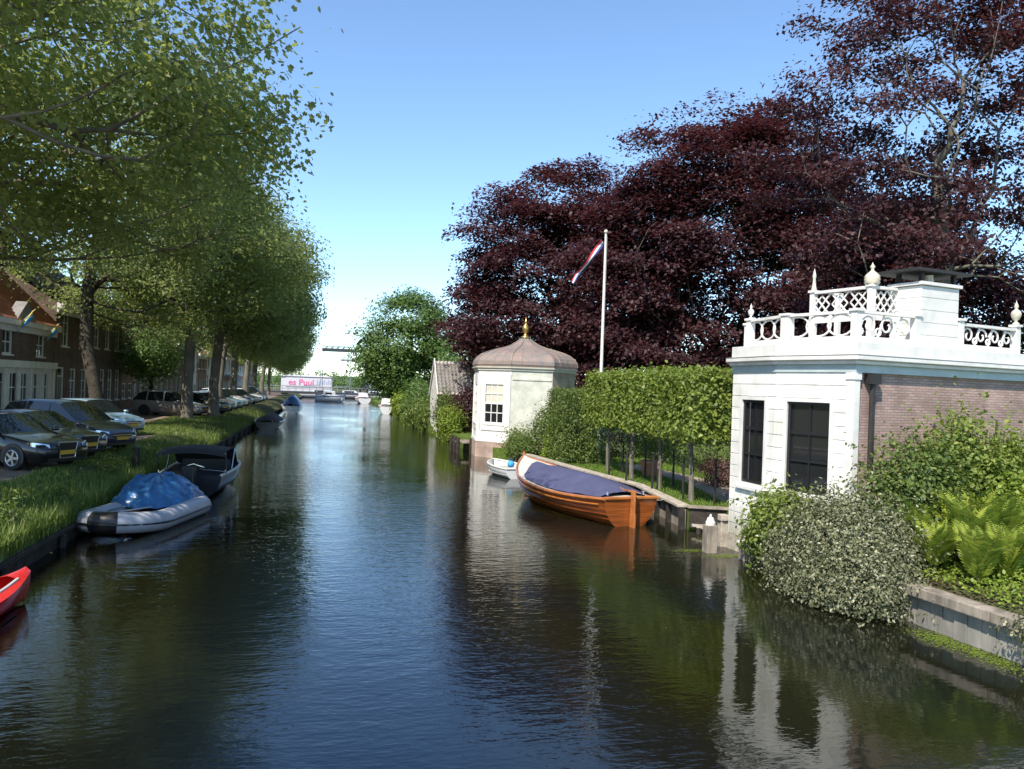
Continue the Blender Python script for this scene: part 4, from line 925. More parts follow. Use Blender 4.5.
# ================================================================ cars
def car_paint(name,c,metal=.35): return mat(name,c,.32,.5,metal=metal,coat=1.)
def car(label,L,W,H,paint,kind='hatch',loc=(0,0),rz=0,grille='wide',simple=False,group='cars parked nose to the canal on the left'):
    r=thing('parked_car',label,'car',(loc[0],loc[1],GL+.006),rz,group)
    bl=H*.63; hd=H*.60
    #  t, width factor, z0, belt/top, roof z (None = no greenhouse), roof half width factor
    if kind=='mpv': rows=[(0,.74,.30,.58,None),(.025,.90,.22,.70,None),(.09,.98,.20,.82,None),(.22,1,.19,.98,None),(.245,1,.19,1.0,1.0),(.43,1,.19,1.02,H*.96),(.50,1,.19,1.02,H*.985),(.52,1,.19,1.02,H*.99),(.72,1,.19,1.03,H),(.74,1,.19,1.03,H),(.90,.99,.2,1.03,H*.95),(.97,.97,.22,1.02,1.10),(.985,.95,.24,.98,None),(1,.86,.34,.7,None)]
    elif kind=='sedan': rows=[(0,.76,.30,.55,None),(.02,.91,.22,.68,None),(.08,.98,.2,.76,None),(.25,1,.19,.90,None),(.28,1,.19,.92,.92),(.43,1,.19,.93,H*.97),(.51,1,.19,.94,H),(.53,1,.19,.94,H),(.66,1,.19,.95,H*.98),(.83,1,.2,.97,.99),(.86,.99,.2,.97,None),(.97,.96,.24,.94,None),(1,.84,.34,.66,None)]
    else: rows=[(0,.75,.30,.56,None),(.025,.91,.22,.69,None),(.09,.98,.2,.78,None),(.24,1,.19,.92,None),(.27,1,.19,.94,.94),(.44,1,.19,.96,H*.97),(.52,1,.19,.96,H),(.54,1,.19,.96,H),(.76,1,.19,.98,H*.985),(.78,1,.19,.98,H*.98),(.90,.98,.2,.99,H*.9),(.97,.96,.22,.98,1.06),(.985,.94,.24,.94,None),(1,.85,.34,.68,None)]
    G=[]
    for t,wf,z0,zb,zr in rows:
        x=L/2-t*L; w_=W/2*wf
        if zr is None: up=[(w_*.90,zb+.012),(w_*.6,zb+.035),(0,zb+.05)]
        else:
            k=(zr-zb)/max(.01,H-zb); up=[(w_*(.93-.17*k),zb+(zr-zb)*.90+.01),(w_*(.78-.16*k),zr+.01),(0,zr+.035)]
        half=[(0,z0),(w_*.86,z0),(w_*.97,z0+.13),(w_,(z0+zb)/2+.05),(w_*.965,zb)]+up
        G.append([(x,-y,z) for y,z in half]+[(x,y,z) for y,z in half[-2:0:-1]])
    n=len(G[0]); body=MB(); ws=MB(); sw=MB(); rw=MB()
    vs=[v for g_ in G for v in g_]
    fb=[];fw=[];fs=[];fr_=[]
    for i in range(len(G)-1):
        a,b=rows[i][4],rows[i+1][4]
        for j in range(n):
            j2=(j+1)%n; f=(i*n+j,i*n+j2,(i+1)*n+j2,(i+1)*n+j)
            if a is not None and b is not None:
                band=j if j<7 else n-1-j      # 4: belt->roof side, 5,6: roof
                thin=(rows[i+1][0]-rows[i][0])<=.0201
                if band==4 and not thin: fs.append(f); continue
                if band in (5,6) and (b-a)>.25: fw.append(f); continue
                if band in (5,6) and (a-b)>(.08 if kind!='mpv' else .10) and i>5 and a>1.1: fr_.append(f); continue
            fb.append(f)
    body.add(vs,fb); body.add(G[0],[tuple(range(n))]); body.add(G[-1],[tuple(range(n))[::-1]])
    body.build('body',paint,r,smooth=True,merge=True)
    for nm,fl in (('windscreen',fw),('side_window',[f for f in fs if sum(vs[i][1] for i in f)<0]),('side_window',[f for f in fs if sum(vs[i][1] for i in f)>0]),('rear_window',fr_)):
        if fl:
            q=MB(); q.add(vs,fl); o=q.build(nm,DARKGLASS,r,smooth=True,merge=False)
    R=.325
    for x in (L*.315,-L*.30):
        for sg in (-1,1):
            y=sg*(W/2-.10); wh=MB(); wh.lathe([(R*.62,-.11),(R*.93,-.11),(R,-.08),(R,.08),(R*.93,.11),(R*.62,.11)],22)
            Mx=Matrix.Translation((x,y,R))@Matrix.Rotation(pi/2,4,'X'); wh.v=[tuple(Mx@Vector(v)) for v in wh.v]; o=wh.build('wheel',RUBBER,r,smooth=True)
            if not simple:
                rm=MB(); yo=sg*.112
                rm.lathe([(.02,-.02),(.05,-.02),(.05,.02),(.02,.02)],10)
                for k in range(5):
                    a=2*pi*k/5; rm.bar((.03*cos(a),.03*sin(a),0),(R*.6*cos(a),R*.6*sin(a),0),.06,.03,(0,0,1))
                rm.tube([(R*.62*cos(2*pi*k/20),R*.62*sin(2*pi*k/20),0) for k in range(20)],.02,6,closed=True)
                My=Matrix.Translation((x,y+yo,R))@Matrix.Rotation(pi/2,4,'X'); rm.v=[tuple(My@Vector(v)) for v in rm.v]; rm.build('rim',ALLOY,o)
            ar=MB(); Ma=Matrix.Translation((x,sg*(W/2-.012),R+.01))@Matrix.Rotation(pi/2,4,'X'); ar.lathe([(R*1.0,-.02),(R*1.16,-.02),(R*1.16,.02),(R*1.0,.02)],22); ar.v=[tuple(Ma@Vector(v)) for v in ar.v]; ar.v=[(a,b,max(c,.2)) for a,b,c in ar.v]; ar.build('wheel_arch',BLACK,r)
    # front face
    X=L/2
    for sg in (-1,1):
        hl=MB(); hl.loft([[(X-.02-.10*k,sg*W*(.30+.13*k),.60+.015*k),(X-.05-.12*k,sg*W*(.30+.145*k),.70+.05*k)] for k in (0,.5,1)]+[[(X-.30,sg*W*.49,.66),(X-.32,sg*W*.488,.76)]]); hl.build('headlight',CHROME if not simple else WHITEGRP,r,smooth=True)
        mr=MB(); mr.lathe([(.01,-.06),(.09,-.05),(.11,0),(.08,.05),(.01,.06)],10,(X-L*.30,sg*(W/2+.09),1.0)); mr.build('mirror',paint,r,smooth=True)
    gr=MB()
    if grille=='tall': gr.box(X-.03,X+.018,-.30,.30,.34,.72)
    else: gr.box(X-.03,X+.016,-.42,.42,.52,.64)
    go=gr.build('grille',BLACK,r)
    fr=MB()
    if grille=='tall': fr.tube([(X+.02,-.32,.74),(X+.02,.32,.74),(X+.02,.25,.33),(X+.02,-.25,.33)],.018,6,closed=True)
    else: fr.bar((X+.018,-.42,.58),(X+.018,.42,.58),.02,.03)
    fr.build('trim',CHROME,go)
    lo=MB(); lo.box(X-.05,X+.008,-.62,.62,.25,.33); lo.build('air_intake',BLACK,r)
    pl=MB(); pl.box(X+.02,X+.03,-.26,.26,.42,.53); pl.build('number_plate',mat('yellow_plate',(.55,.32,.03),.5) if 'yellow_plate' not in bpy.data.materials else bpy.data.materials['yellow_plate'],r)
    for sg in (-1,1):
        tl=MB(); tl.box(-X+.0,-X+.10,sg*W*.33-.12,sg*W*.33+.12,.78,.92); tl.build('tail_light',REDGRP,r)
        dh=MB(); dh.bar((X-L*.52,sg*(W/2+.004),.86),(X-L*.57,sg*(W/2+.004),.86),.02,.03); dh.build('door_handle',paint,r)
    return r
P_BLACK=car_paint('black_car_paint',(.010,.011,.013)); P_DARK=car_paint('anthracite_car_paint',(.04,.044,.05)); P_MID=car_paint('midnight_blue_paint',(.035,.042,.065))
P_ICE=car_paint('ice_blue_paint',(.26,.40,.47)); P_GREY=car_paint('warm_grey_paint',(.30,.28,.265)); P_SILV=car_paint('silver_paint',(.42,.43,.45),.7); P_WHITE=car_paint('white_car_paint',(.7,.7,.7),0)
A=radians(-28)
def nose(px,py,L,a=A): return (px-cos(a)*L/2,py-sin(a)*L/2)
car('black saloon with a tall chrome framed grille and yellow plate, nearest the camera',4.7,1.82,1.44,P_BLACK,'sedan',nose(-6.85,23.7,4.7),A,'tall')
car('dark saloon squeezed between the black saloon and the dark people carrier',4.5,1.76,1.42,P_DARK,'sedan',nose(-6.98,26.3,4.5),A,'tall')
car('midnight blue people carrier with a high roof and raked windscreen',4.45,1.80,1.66,P_MID,'mpv',nose(-6.75,29.1,4.45),A)
car('pale ice blue hatchback, last of the cars by the grass',4.2,1.74,1.50,P_ICE,'hatch',nose(-8.05,36.6,4.2),A)
car('warm grey estate car standing behind the large pair of tree trunks',4.5,1.8,1.62,P_GREY,'hatch',nose(-7.9,55.4,4.5,radians(-14)),radians(-14),simple=True)
fc=[(P_DARK,'sedan','dark saloon just past the large pair of trunks'),(P_SILV,'hatch','silver hatchback in the middle of the far row of cars'),(P_ICE,'hatch','pale blue hatchback beyond the silver hatchback in the far row'),(P_WHITE,'mpv','white people carrier in the far row under the trees'),(P_MID,'hatch','dark blue hatchback past the white people carrier'),(P_SILV,'sedan','silver saloon near the far end of the parked row'),(P_WHITE,'hatch','white hatchback near the far end of the parked row'),(P_GREY,'hatch','grey hatchback second from the end of the parked row'),(P_DARK,'mpv','dark people carrier ending the parked row')]
for i,(p_,k_,lb) in enumerate(fc):
    y=60.6+i*4.2+(3 if i>4 else 0); car(lb,4.2,1.75,1.47 if k_!='mpv' else 1.65,p_,k_,nose(-7.3,y,4.2),A,simple=True)
# ================================================================ far end: drawbridge, boats, sign
STEEL=mat('dark_bridge_paint',(.04,.045,.05),.5); GREYP=mat('grey_bridge_paint',(.22,.25,.27),.5)
def drawbridge(loc,label,m_,sx=1.,hz=9.5,deck=True,beam_l=-7.6,beam_r=6.5):
    r=thing('drawbridge',label,'bridge',loc,0)
    p=MB()
    for y in (-2.2,2.2):
        p.bar((0,y,-.5),(0,y,hz-.2),.42,.42)
        p.bar((0,y,hz-1.6),(-1.2,y,hz-.1),.16,.16)
    p.build('portal',m_,r)
    b=MB()
    for y in (-2.2,2.2):
        b.box(beam_l,beam_r,y-.16,y+.16,hz-.1,hz+.34)
        for k in range(7): b.bar((beam_l+.5+k*1.0,y,hz+.3),(beam_l+1.0+k*1.0,y,hz+.75),.09)
        b.bar((beam_l,y,hz+.72),(0,y,hz+.75),.1)
    b.box(beam_l,beam_l+.3,-2.2,2.2,hz-.05,hz+.25); b.box(beam_r-1.0,beam_r,-2.2,2.2,hz-.5,hz+.5); b.build('balance_beam',m_,r)
    if deck:
        d=MB(); d.box(-22,.0,-2.6,2.6,1.2,1.55); d.box(.0,9,-2.6,2.6,1.2,1.55)
        for x in (-14,-8.2,-.3): d.box(x-.5,x+.5,-2.4,2.4,-.6,1.2)
        d.build('deck',m_,r)
        q=MB()
        for y in (-2.6,2.6):
            q.bar((-22,y,2.45),(9,y,2.45),.07); q.bar((-22,y,2.0),(9,y,2.0),.05)
            for k in range(26): q.bar((-21.8+k*1.2,y,1.55),(-21.8+k*1.2,y,2.45),.06)
        q.build('railing',GREYP,r)
        c=MB()
        for y in (-2.2,2.2): c.bar((beam_l+.2,y,hz),(beam_l+.25,y,1.55),.05)
        c.build('lifting_chain',m_,r)
    return r
drawbridge((6.3,146,0),'dark drawbridge with overhead balance beams crossing the far end of the canal',STEEL,hz=8.95,beam_l=-7.9,beam_r=8)
drawbridge((9.5,198,GL),'pale grey drawbridge beams seen farther off under the dark drawbridge beam',GREYP,hz=7.6,deck=False,beam_l=-7.2,beam_r=7)
for i,(x,y,h) in enumerate([(5.0,138,2.3),(6.0,136,2.3)]):
    o=thing('mooring_post',['thick dark mooring pile in the water before the drawbridge','thick dark mooring pile nearer the far round tree'][i],'post',(x,y,0),0,'dark piles in the far water')
    m=MB(); m.tube([(0,0,-.6),(0,0,h)],.19,9); m.build('pile',DARKWOOD,o); m=MB(); m.lathe([(.01,0),(.21,0),(.21,.05),(.01,.10)],9,(0,0,h)); m.build('cap',IRON,o)
# low far-off wood beyond the harbour
rw_=np.random.default_rng(93); lob=[(x,255+8*rw_.normal(),GL+1.6+1.2*rw_.uniform(),6,4,2.4+1.2*rw_.uniform()) for x in np.arange(-60,75,6.)]
tag(link_mesh('far_wood',bush_mesh('far_wood',lob,16000,.75,L_MAPLE,94,inner=.5,rough=.5)),'low green wood on the far shore beyond the drawbridge','wood',kind='stuff')
# exhibition tent with the firm's banner
PINK=mat('pink_lettering',(.62,.10,.26),.6); GREYL=mat('grey_blue_lettering',(.32,.36,.48),.6); BAN=mat('white_banner',(.55,.53,.57),.6); CANVW=mat('white_canvas_roof',(.7,.7,.7),.7)
hall=thing('banner_hall','long white hall with a pink lettered banner, behind the drawbridge','hall',(-8.6,181,GL),0); hall.scale=(.92,.92,.86)
m=MB(); m.box(-2,9.8,.02,10,0,3.9); m.build('wall',BAN,hall)
m=MB(); m.prism([(-2.3,3.9),(10.1,3.9),(8.2,4.3),(-.4,4.3)],-10.2,.3,Matrix.Rotation(pi/2,4,'X')); m.build('roof',CANVW,hall)
m=MB(); m.box(-.9,9.6,-.10,.015,1.25,3.65); ban=m.build('banner',BAN,hall)
def text(s,loc,size,m_,parent,name='lettering',rz=0,ex=.02):
    c=bpy.data.curves.new(name,'FONT'); c.body=s; c.size=size; c.extrude=ex; c.align_x='LEFT'; c.materials.append(m_)
    c.offset=.03; tmp=bpy.data.objects.new(name,c); COL.objects.link(tmp); bpy.context.view_layer.update()
    me=bpy.data.meshes.new_from_object(tmp.evaluated_get(bpy.context.evaluated_depsgraph_get())); bpy.data.objects.remove(tmp); bpy.data.curves.remove(c)
    o=link_mesh(name,me,parent,loc); o.rotation_euler=(pi/2,0,rz); return o
t=text('es Puul',(-.3,-.125,1.75),2.05,PINK,ban)
m=MB()
for k,(x,h) in enumerate([(6.2,1.2),(6.6,.8),(7.0,1.3),(7.5,.9),(7.9,1.25),(8.4,.7),(8.8,1.2),(9.2,1.0)]): m.box(x,x+.26,-.125,-.102,2.0,2.0+h)
m.build('faint_marks',GREYL,ban)
def cruiser(label,loc,rz,L,m_,cab=True,trim=None,z=.0,group='boats at the far end of the canal'):
    r=thing('cabin_boat',label,'boat',loc,rz,group)
    g_,_=hull_rings(L,L*.33,lambda s:.85+.35*s*s,lambda s:-.2+.45*max(0,(s-.7)/.3)**2,N=14,M=6,stern=.85,bowp=2.5,flare=2.4)
    m=MB(); m.loft(g_); m.add(g_[0],[tuple(range(len(g_[0])))]); m.loft([[(q[0][0],q[0][1],q[0][2]-.02),(q[0][0],0,q[0][2]+.08),(q[0][0],q[-1][1],q[-1][2]-.02)] for q in g_]); m.build('hull',m_,r,smooth=False)
    if cab:
        m=MB(); w=L*.115; m.loft([[(x,-w*f,1.0),(x,-w*f*.86,z1),(x,0,z1+.06),(x,w*f*.86,z1),(x,w*f,1.0)] for x,f,z1 in ((L*.28,1,1.05),(L*.30,1,1.75),(L*.55,1,1.75),(L*.66,.95,1.15),(L*.8,.6,1.1))]); m.build('cabin',WHITEGRP,r)
        m=MB(); m.box(L*.32,L*.54,-w*.96,w*.96,1.28,1.58); m.build('window',GLASS,r)
    m=MB()
    for i in (0,-1): m.tube([q[i] for q in g_],.06,5)
    m.build('rubbing_strake',trim or BLU,r)
    return r
cruiser('white cabin boat moored under the left part of the far bridge',(-2.4,140,0),radians(10),5,WHITEGRP)
cruiser('white cabin boat lying mid channel before the far bridge',(2.2,141,0),radians(175),4.4,WHITEGRP)
cruiser('white cabin boat with a red band beside the portal of the far bridge',(5.6,133,0),radians(95),7,WHITEGRP,trim=REDGRP)
for i,(x,y,L) in enumerate([(-6,168,9),(0,170,9),(5.5,167,8)]):
    cruiser(['white yacht behind the bridge railing, on the left','white yacht behind the middle of the bridge railing','white yacht behind the bridge railing by the portal'][i],(x,y,.5 if False else 0),radians(3),L,WHITEGRP)
for o_ in [o for o in COL.objects if o.name.startswith('cabin_boat')][3:5]:
    m=MB(); m.tube([(4,0,1),(4,0,9.5)],[.08,.05],6); m.tube([(3.9,0,2.6),(.8,0,2.4)],.07,6); m.build('mast',ALLOY,o_)
cruiser('small white boat with a red waterline under the round green tree',(6.3,92,0),radians(88),4.6,WHITEGRP,trim=REDGRP,cab=True)
def covered(label,loc,L,B,hm,cm,rz,hh=.55,ch=.35,group='covered boats along the left bank'):
    r=thing('covered_boat',label,'boat',loc,rz,group)
    g_,_=hull_rings(L,B,lambda s:hh+.2*s*s,lambda s:-.2+.4*max(0,(s-.7)/.3)**2,N=16,M=6,stern=.8,bowp=2.4,flare=2.3)
    m=MB(); m.loft(g_); m.add(g_[0],[tuple(range(len(g_[0])))]); m.build('hull',hm,r,smooth=False)
    m=MB(); m.loft([[(q[0][0],q[-1][1]*t*.97,q[0][2]+.02+ch*(1-t*t)*min(1,sin(pi*(k+.6)/17)*1.8)) for t in np.linspace(-1,1,9)] for k,q in enumerate(g_)]); m.build('cover',cm,r,smooth=True)
    m=MB()
    for i in (0,-1): m.tube([q[i] for q in g_],.05,5)
    m.build('rubbing_strake',hm,r)
    return r
BROWNC=mat('brown_canvas',(.05,.035,.035),.8,bump=.3,bscale=5)
covered('dark brown covered boat along the left bank at mid distance',(-4.2,58.6,0),5.4,2.0,BH,BROWNC,radians(90))
covered('white boat with a blue canopy on the left bank farther off',(-3.9,87,0),6,2.2,WHITEGRP,BLU,radians(90),hh=.8,ch=1.0)

# ================================================================ garden on the right bank
def single(mb,name,m_,label,cat,group=None,loc=None,rz=None,**k): return tag(mb.build(name,m_,loc=loc,rz=rz,**k),label,cat,group)
# flagpole and pennant
fp=thing('flagpole','tall slim white flagpole rising from behind the clipped hedge','flagpole',(10.87,31.35,LZ),radians(0))
m=MB(); m.tube([(0,0,0),(0,0,3),(0.,0,9.5)],[.075,.07,.045],10); m.build('pole',WHITE,fp); m=MB(); m.lathe([(.01,0),(.07,.03),(.09,.09),(.06,.15),(.01,.18)],10,(0,0,9.5)); m.build('finial',IVORY,fp,smooth=True); m=MB(); m.tube([(.07,0,.9),(.055,-.02,9.4)],.008,4); m.build('halyard',PALEWOOD,fp)
pen=thing('pennant','limp red white and blue pennant streaming from the white flagpole','flag',(10.80,31.32,9.72))
FR=mat('red_bunting',(.38,.02,.03),.8); FW=mat('white_bunting',(.72,.70,.70),.8); FB=mat('blue_bunting',(.025,.04,.16),.8)
for k,mm in enumerate((FR,FW,FB)):
    m=MB(); rr=[]
    for i in range(20):
        s=i/19; x=-1.28*s-.02; z=-1.65*s**.92+.05*sin(7*s)-(.18*max(0,s-.85)/.15); wdt=.22*(1-.4*s); row=[]
        for j in range(4):
            t=(k+j/3)/3; row.append((x+wdt*(t-.5)*.85,.10*sin(9*s+2*t)+.05*t,z-wdt*(t-.5)*.75))
        rr.append(row)
    m.loft(rr); o=m.build('stripe',mm,pen,smooth=True); q=o.modifiers.new('thick','SOLIDIFY'); q.thickness=.006
# pleached lime trees on bare stems
rngP=np.random.default_rng(21)
PLX=[(9.95,20.7),(10.1,23.3),(10.2,25.9),(10.28,28.5)]
plabel=['pleached lime nearest the white boarded tea house','pleached lime second from the white boarded tea house','pleached lime third from the white boarded tea house','pleached lime at the flagpole end of the row']
for i,(x,y) in enumerate(PLX):
    r=thing('pleached_lime',plabel[i],'tree',(x,y,LZ),0,'row of pleached limes on the lawn')
    b=.03*rngP.normal(size=4); m=MB(); m.tube([(0,0,-.1),(b[0],b[1],.9),(b[2],b[3],1.7),(0,0,2.6),(0,0,3.3)],[.085,.07,.065,.055,.03],8)
    for z in (1.9,2.4,2.9,3.3): m.tube([(0,-1.25,z+.05),(0,0,z),(0,1.25,z+.05)],[.012,.028,.012],5)
    m.build('trunk',BARK,r)
    lobes=[(0,0,2.74,.52,1.34,.90)]
    me=bush_mesh('crown',lobes,7800,.105,L_LIME,100+i,box=True,rough=.2,shape='hex')
    # ragged leaf fringe below
    link_mesh('crown',me,r)
# clipped tall hedge next to the flagpole, and the dark hedge closing the garden
hedges=[('clipped_hedge','tall clipped green hedge block left of the pleached limes',(10.05,32.1,LZ),[(0,0,1.5,.85,1.25,1.5)],16000,.085,L_MID),
        ('ivy_column','bushy ivy mass between the clipped hedge and the far tea house',(9.5,34.6,LZ),[(.1,-.2,1.15,.7,1.0,1.15),(.6,.1,1.6,.6,.8,.9)],10000,.085,L_MID)]
for nm,lb,loc,lob,n,s,lm in hedges:
    bush(nm,lb,'hedge',loc,lob,n,s,lm,DARKBARK,31+len(lb),box=(nm=='clipped_hedge'),rough=.16,shape='kite',stems=14)
hd=[('dark_hedge','dark yew hedge closing the garden behind the pleached limes',(14.6,26,LZ),[(0,0,1.55,.6,8.5,1.55)],26000,.10,L_DARK),
    ('dark_hedge','dark hedge across the back of the lawn under the copper beeches',(12.9,34.6,LZ),[(0,0,1.3,2.3,.6,1.3)],12000,.10,L_DARK),
    ('dark_hedge','dark hedge behind the brick flank of the near tea house',(22,24,LZ),[(0,0,2.0,.8,12,2.0)],22000,.14,L_DARK)]
for i,(nm,lb,loc,lob,n,s,lm) in enumerate(hd): bush(nm,lb,'hedge',loc,lob,n,s,lm,DARKBARK,51+i,box=True,rough=.2,stems=30)
# terracotta planter with a flat topped little tree
pt=thing('planter','terracotta tub with a small flat topped shrub on the garden path','planter',(11.35,26.9,LZ))
m=MB(); m.lathe([(.02,0),(.30,0),(.36,.32),(.40,.50),(.43,.50),(.43,.58),(.38,.58),(.34,.50),(.02,.49)],18); m.build('tub',TERRA,pt,smooth=False)
link_mesh('foliage',bush_mesh('foliage',[(0,0,1.12,.8,.8,.20)],1600,.075,L_MID,77),pt); m=MB(); m.tube([(0,0,.45),(.03,0,.75),(0,0,1.1)],[.03,.025,.02],6); m.build('stem',DARKBARK,pt)
# thin black fence posts with sagging wires
FP=[(9.62,24.9),(9.7,22.9),(9.85,21.0),(10.35,20.1),(10.9,24.0),(10.75,26.0),(10.6,27.8),(9.75,26.9)]
for i,(x,y) in enumerate(FP):
    o=thing('fence_post','slim dark fence post standing in the lawn by the limes','post',(x,y,LZ),0,'slim dark posts on the lawn'); m=MB(); m.tube([(0,0,-.1),(.02*rngP.normal(),.02*rngP.normal(),1.15+.08*rngP.normal())],.038,6); m.build('shaft',IRON,o); m=MB(); m.lathe([(.01,0),(.05,0),(.05,.03),(.01,.06)],6,(0,0,1.16)); m.build('cap',IRON,o)
# quay edge on the right
qe=thing('timber_quay','pale planked quay edge beside the stern of the wooden sloop','quay',(0,0,0))
E_=[(9.33,19.62),(9.83,24),(9.18,30),(8.78,35),(8.78,38.2)]
m=MB(); s=MB(); pl_=MB()
for a,b in zip(E_,E_[1:]):
    m.bar((a[0]-.10,a[1],LZ+.06),(b[0]-.10,b[1],LZ+.06),.34,.07)
    s.bar((a[0]-.06,a[1],.12),(b[0]-.06,b[1],.12),.06,.8)
    L=Vector((b[0]-a[0],b[1]-a[1])).length; n=max(2,int(L/1.05))
    for k in range(n):
        f=k/n; x=a[0]+(b[0]-a[0])*f-.16; y=a[1]+(b[1]-a[1])*f; pl_=MB(); pl_.box(-.06,.06,-.06,.06,-.6,LZ+.02); pl_.build('pile',DARKWOOD,qe,loc=(x,y,0))
m.build('capping_beam',PALEWOOD,qe,bevel=.01); s.build('sheeting',OLDWOOD,qe)
st=thing('landing_stage','low timber landing step in the corner beside the near tea house','landing stage',(0,0,0))
m=MB(); m.bar((9.36,19.57,.32),(10.3,19.22,.32),.07,.52); m.build('back_board',DARKWOOD,st); m=MB(); m.bar((9.32,19.58,LZ+.06),(10.3,19.20,LZ+.06),.20,.06); m.build('capping',OLDWOOD,st)
m=MB()
for k in range(3): m.bar((9.30+.05*k,19.25-.17*k,.17),(10.05,18.9-.17*k,.17),.155,.05)
m.build('tread',PALEWOOD,st); m=MB(); m.tube([(9.35,18.95,-.5),(9.35,18.95,.14)],.06,7); m.tube([(9.98,18.65,-.5),(9.98,18.65,.14)],.06,7); m.build('support',DARKWOOD,st)
for lb,x,y,h,r_,cap in (('weathered mooring post with a white lamp cap, in front of the landing step',8.55,16.75,.62,.13,True),('short pale capped post half hidden by the grey shrub',9.0,15.9,.36,.13,False)):
    o=thing('mooring_post',lb,'post',(x,y,0)); m=MB(); m.box(-r_,r_,-r_,r_,-.6,h); m.build('pile',OLDWOOD,o,bevel=.02)
    m=MB()
    if cap: m.lathe([(.02,0),(.11,0),(.11,.07),(.09,.09),(.07,.16),(.02,.19),(.03,.22),(.001,.25)],10,(0,0,h)); m.build('lamp_cap',WHITE,o)
    else: m.box(-r_-.03,r_+.03,-r_-.03,r_+.03,h,h+.05); m.build('cap',WHITE,o)
o=thing('corner_pile','tall pale timber pile against the water corner of the near tea house','post',(9.22,17.42,0)); m=MB(); m.box(-.10,.10,-.10,.10,-.6,.75); m.build('shaft',PALEWOOD,o,bevel=.015); m=MB(); m.tube([(0,.115*sin(a)+0,.58) if False else (.125*cos(a),.125*sin(a),.60) for a in np.linspace(0,2*pi,13)[:-1]],.018,5,closed=True); m.build('iron_band',IRON,o)
# near retaining wall with heavy weathered beam
rw=thing('retaining_wall','grey timber retaining wall with heavy top beam below the ferns','retaining wall',(0,0,0))
RW=[(9.66,-2),(9.66,7),(9.34,12.3)]
m=MB(); s=MB()
for a,b in zip(RW,RW[1:]):
    a=Vector(a); b=Vector(b); L=(b-a).length; n=int(L/2.4)
    for k in range(n):
        p=a.lerp(b,k/n); q2=a.lerp(b,(k+.995)/n); m.bar((p.x-.05,p.y,.55),(q2.x-.05,q2.y,.55),.30,.17)
    n=int(L/.24)
    for k in range(n):
        p=a.lerp(b,k/n); q2=a.lerp(b,(k+.97)/n); o_=.012*rngP.normal(); s.bar((p.x-.03+o_,p.y,.02),(q2.x-.03+o_,q2.y,.02),.06,.9)
m.build('top_beam',OLDWOOD,rw,bevel=.02); s.build('sheeting',mat('grey_sheet_piling',(.30,.285,.25),.85,var=.45,vscale=2.2,stretch=(1,1,.25),bump=.4,bscale=14),rw)

# shrubs ---------------------------------------------------------
bush('trailing_shrub','large mounded grey green variegated shrub hanging over the water','shrub',(9.3,12.75,.1),[(-.05,.1,.62,1.0,1.55,1.08),(-.42,-.9,.28,.6,.8,.72),(-.15,1.15,.35,.7,.8,.8),(.35,.2,.85,.7,1.2,.85),(-.75,.0,.15,.5,1.2,.45)],60000,.062,L_VARI,DARKBARK,201,inner=.70,rough=.13,shape='kite',stems=40,aspect=.5,upw=.2,zmin=-.06,shoots=.25)
bush('trailing_shrub','grey green trailing shrub at the lower right corner of the photo','shrub',(9.45,8.2,.15),[(0,0,.35,.42,1.1,.42),(-.1,-1.2,.3,.45,1.0,.5)],12000,.06,L_VARI,DARKBARK,202,inner=.7,rough=.08,stems=16,aspect=.5,upw=.2,zmin=-.1)
bush('ivy_bush','fresh green ivy bush climbing below the tea house windows','shrub',(9.22,15.0,.35),[(0,0,.62,.48,.7,.62),(-.1,-.6,.85,.42,.5,.45),(-.1,.45,.15,.35,.4,.4)],8500,.085,L_MID if False else L_LIME,STEM,203,inner=.7,rough=.10,shape='hex')
wb=[('wall_shrub','dark climbing rose bush against the brick wall by the rain pipe',(10.75,12.95,.8),[(0,0,.95,.85,.55,1.25),(-.55,-.2,.6,.65,.5,.8),(.5,.1,1.35,.5,.45,.75)],11000,.075,L_MID,204),
    ('wall_shrub','large dense green bush in the middle of the brick wall',(12.5,13.3,.95),[(0,0,1.0,.9,.55,1.0),(.75,.1,1.3,.6,.45,.8),(-.45,.1,1.7,.45,.4,.8),(.2,-.3,.5,.6,.4,.5)],12000,.08,L_LIME,205),
    ('wall_shrub','leafy green bush at the right end of the brick wall',(14.1,13.3,.95),[(0,0,1.0,.9,.6,1.1),(.9,-.3,.9,.8,.6,.85)],9500,.085,L_LIME,206)]
for nm,lb,loc,lob,n,s,lm,sd in wb: bush(nm,lb,'shrub',loc,lob,n,s,lm,DARKBARK,sd,group='shrubs along the brick wall',inner=.35,rough=.19,shape='hex',stems=16)
bush('hydrangea','light green broad leaved shrub beside the ferns at right','shrub',(12.9,12.5,.95),[(0,0,.75,.65,.5,.6)],2600,.10,L_BRIGHT,STEM,207,shape='hex',inner=.5,aspect=.7)
# ground cover of the bed: mixed low leaves
rg_=np.random.default_rng(61); N=16000; gx_=rg_.uniform(9.7,13.5,N); gy_=rg_.uniform(6.5,13.2,N); k=gy_<13.1+.22*(gx_-9.7); gx_,gy_=gx_[k],gy_[k]
pos=np.stack([gx_,gy_,LZ+.10+.42*np.minimum(1,(gx_-9.6)*.55)+np.abs(rg_.normal(size=len(gx_)))*.07],1)
tag(link_mesh('ground_cover',leaves_mesh('ground_cover',pos,rg_.normal(size=pos.shape)*.5+np.array([0,-.2,1]),.062,rg_,L_BRIGHT,'hex')),'low bright green leafy plants covering the bed behind the retaining wall','ground cover',kind='stuff')
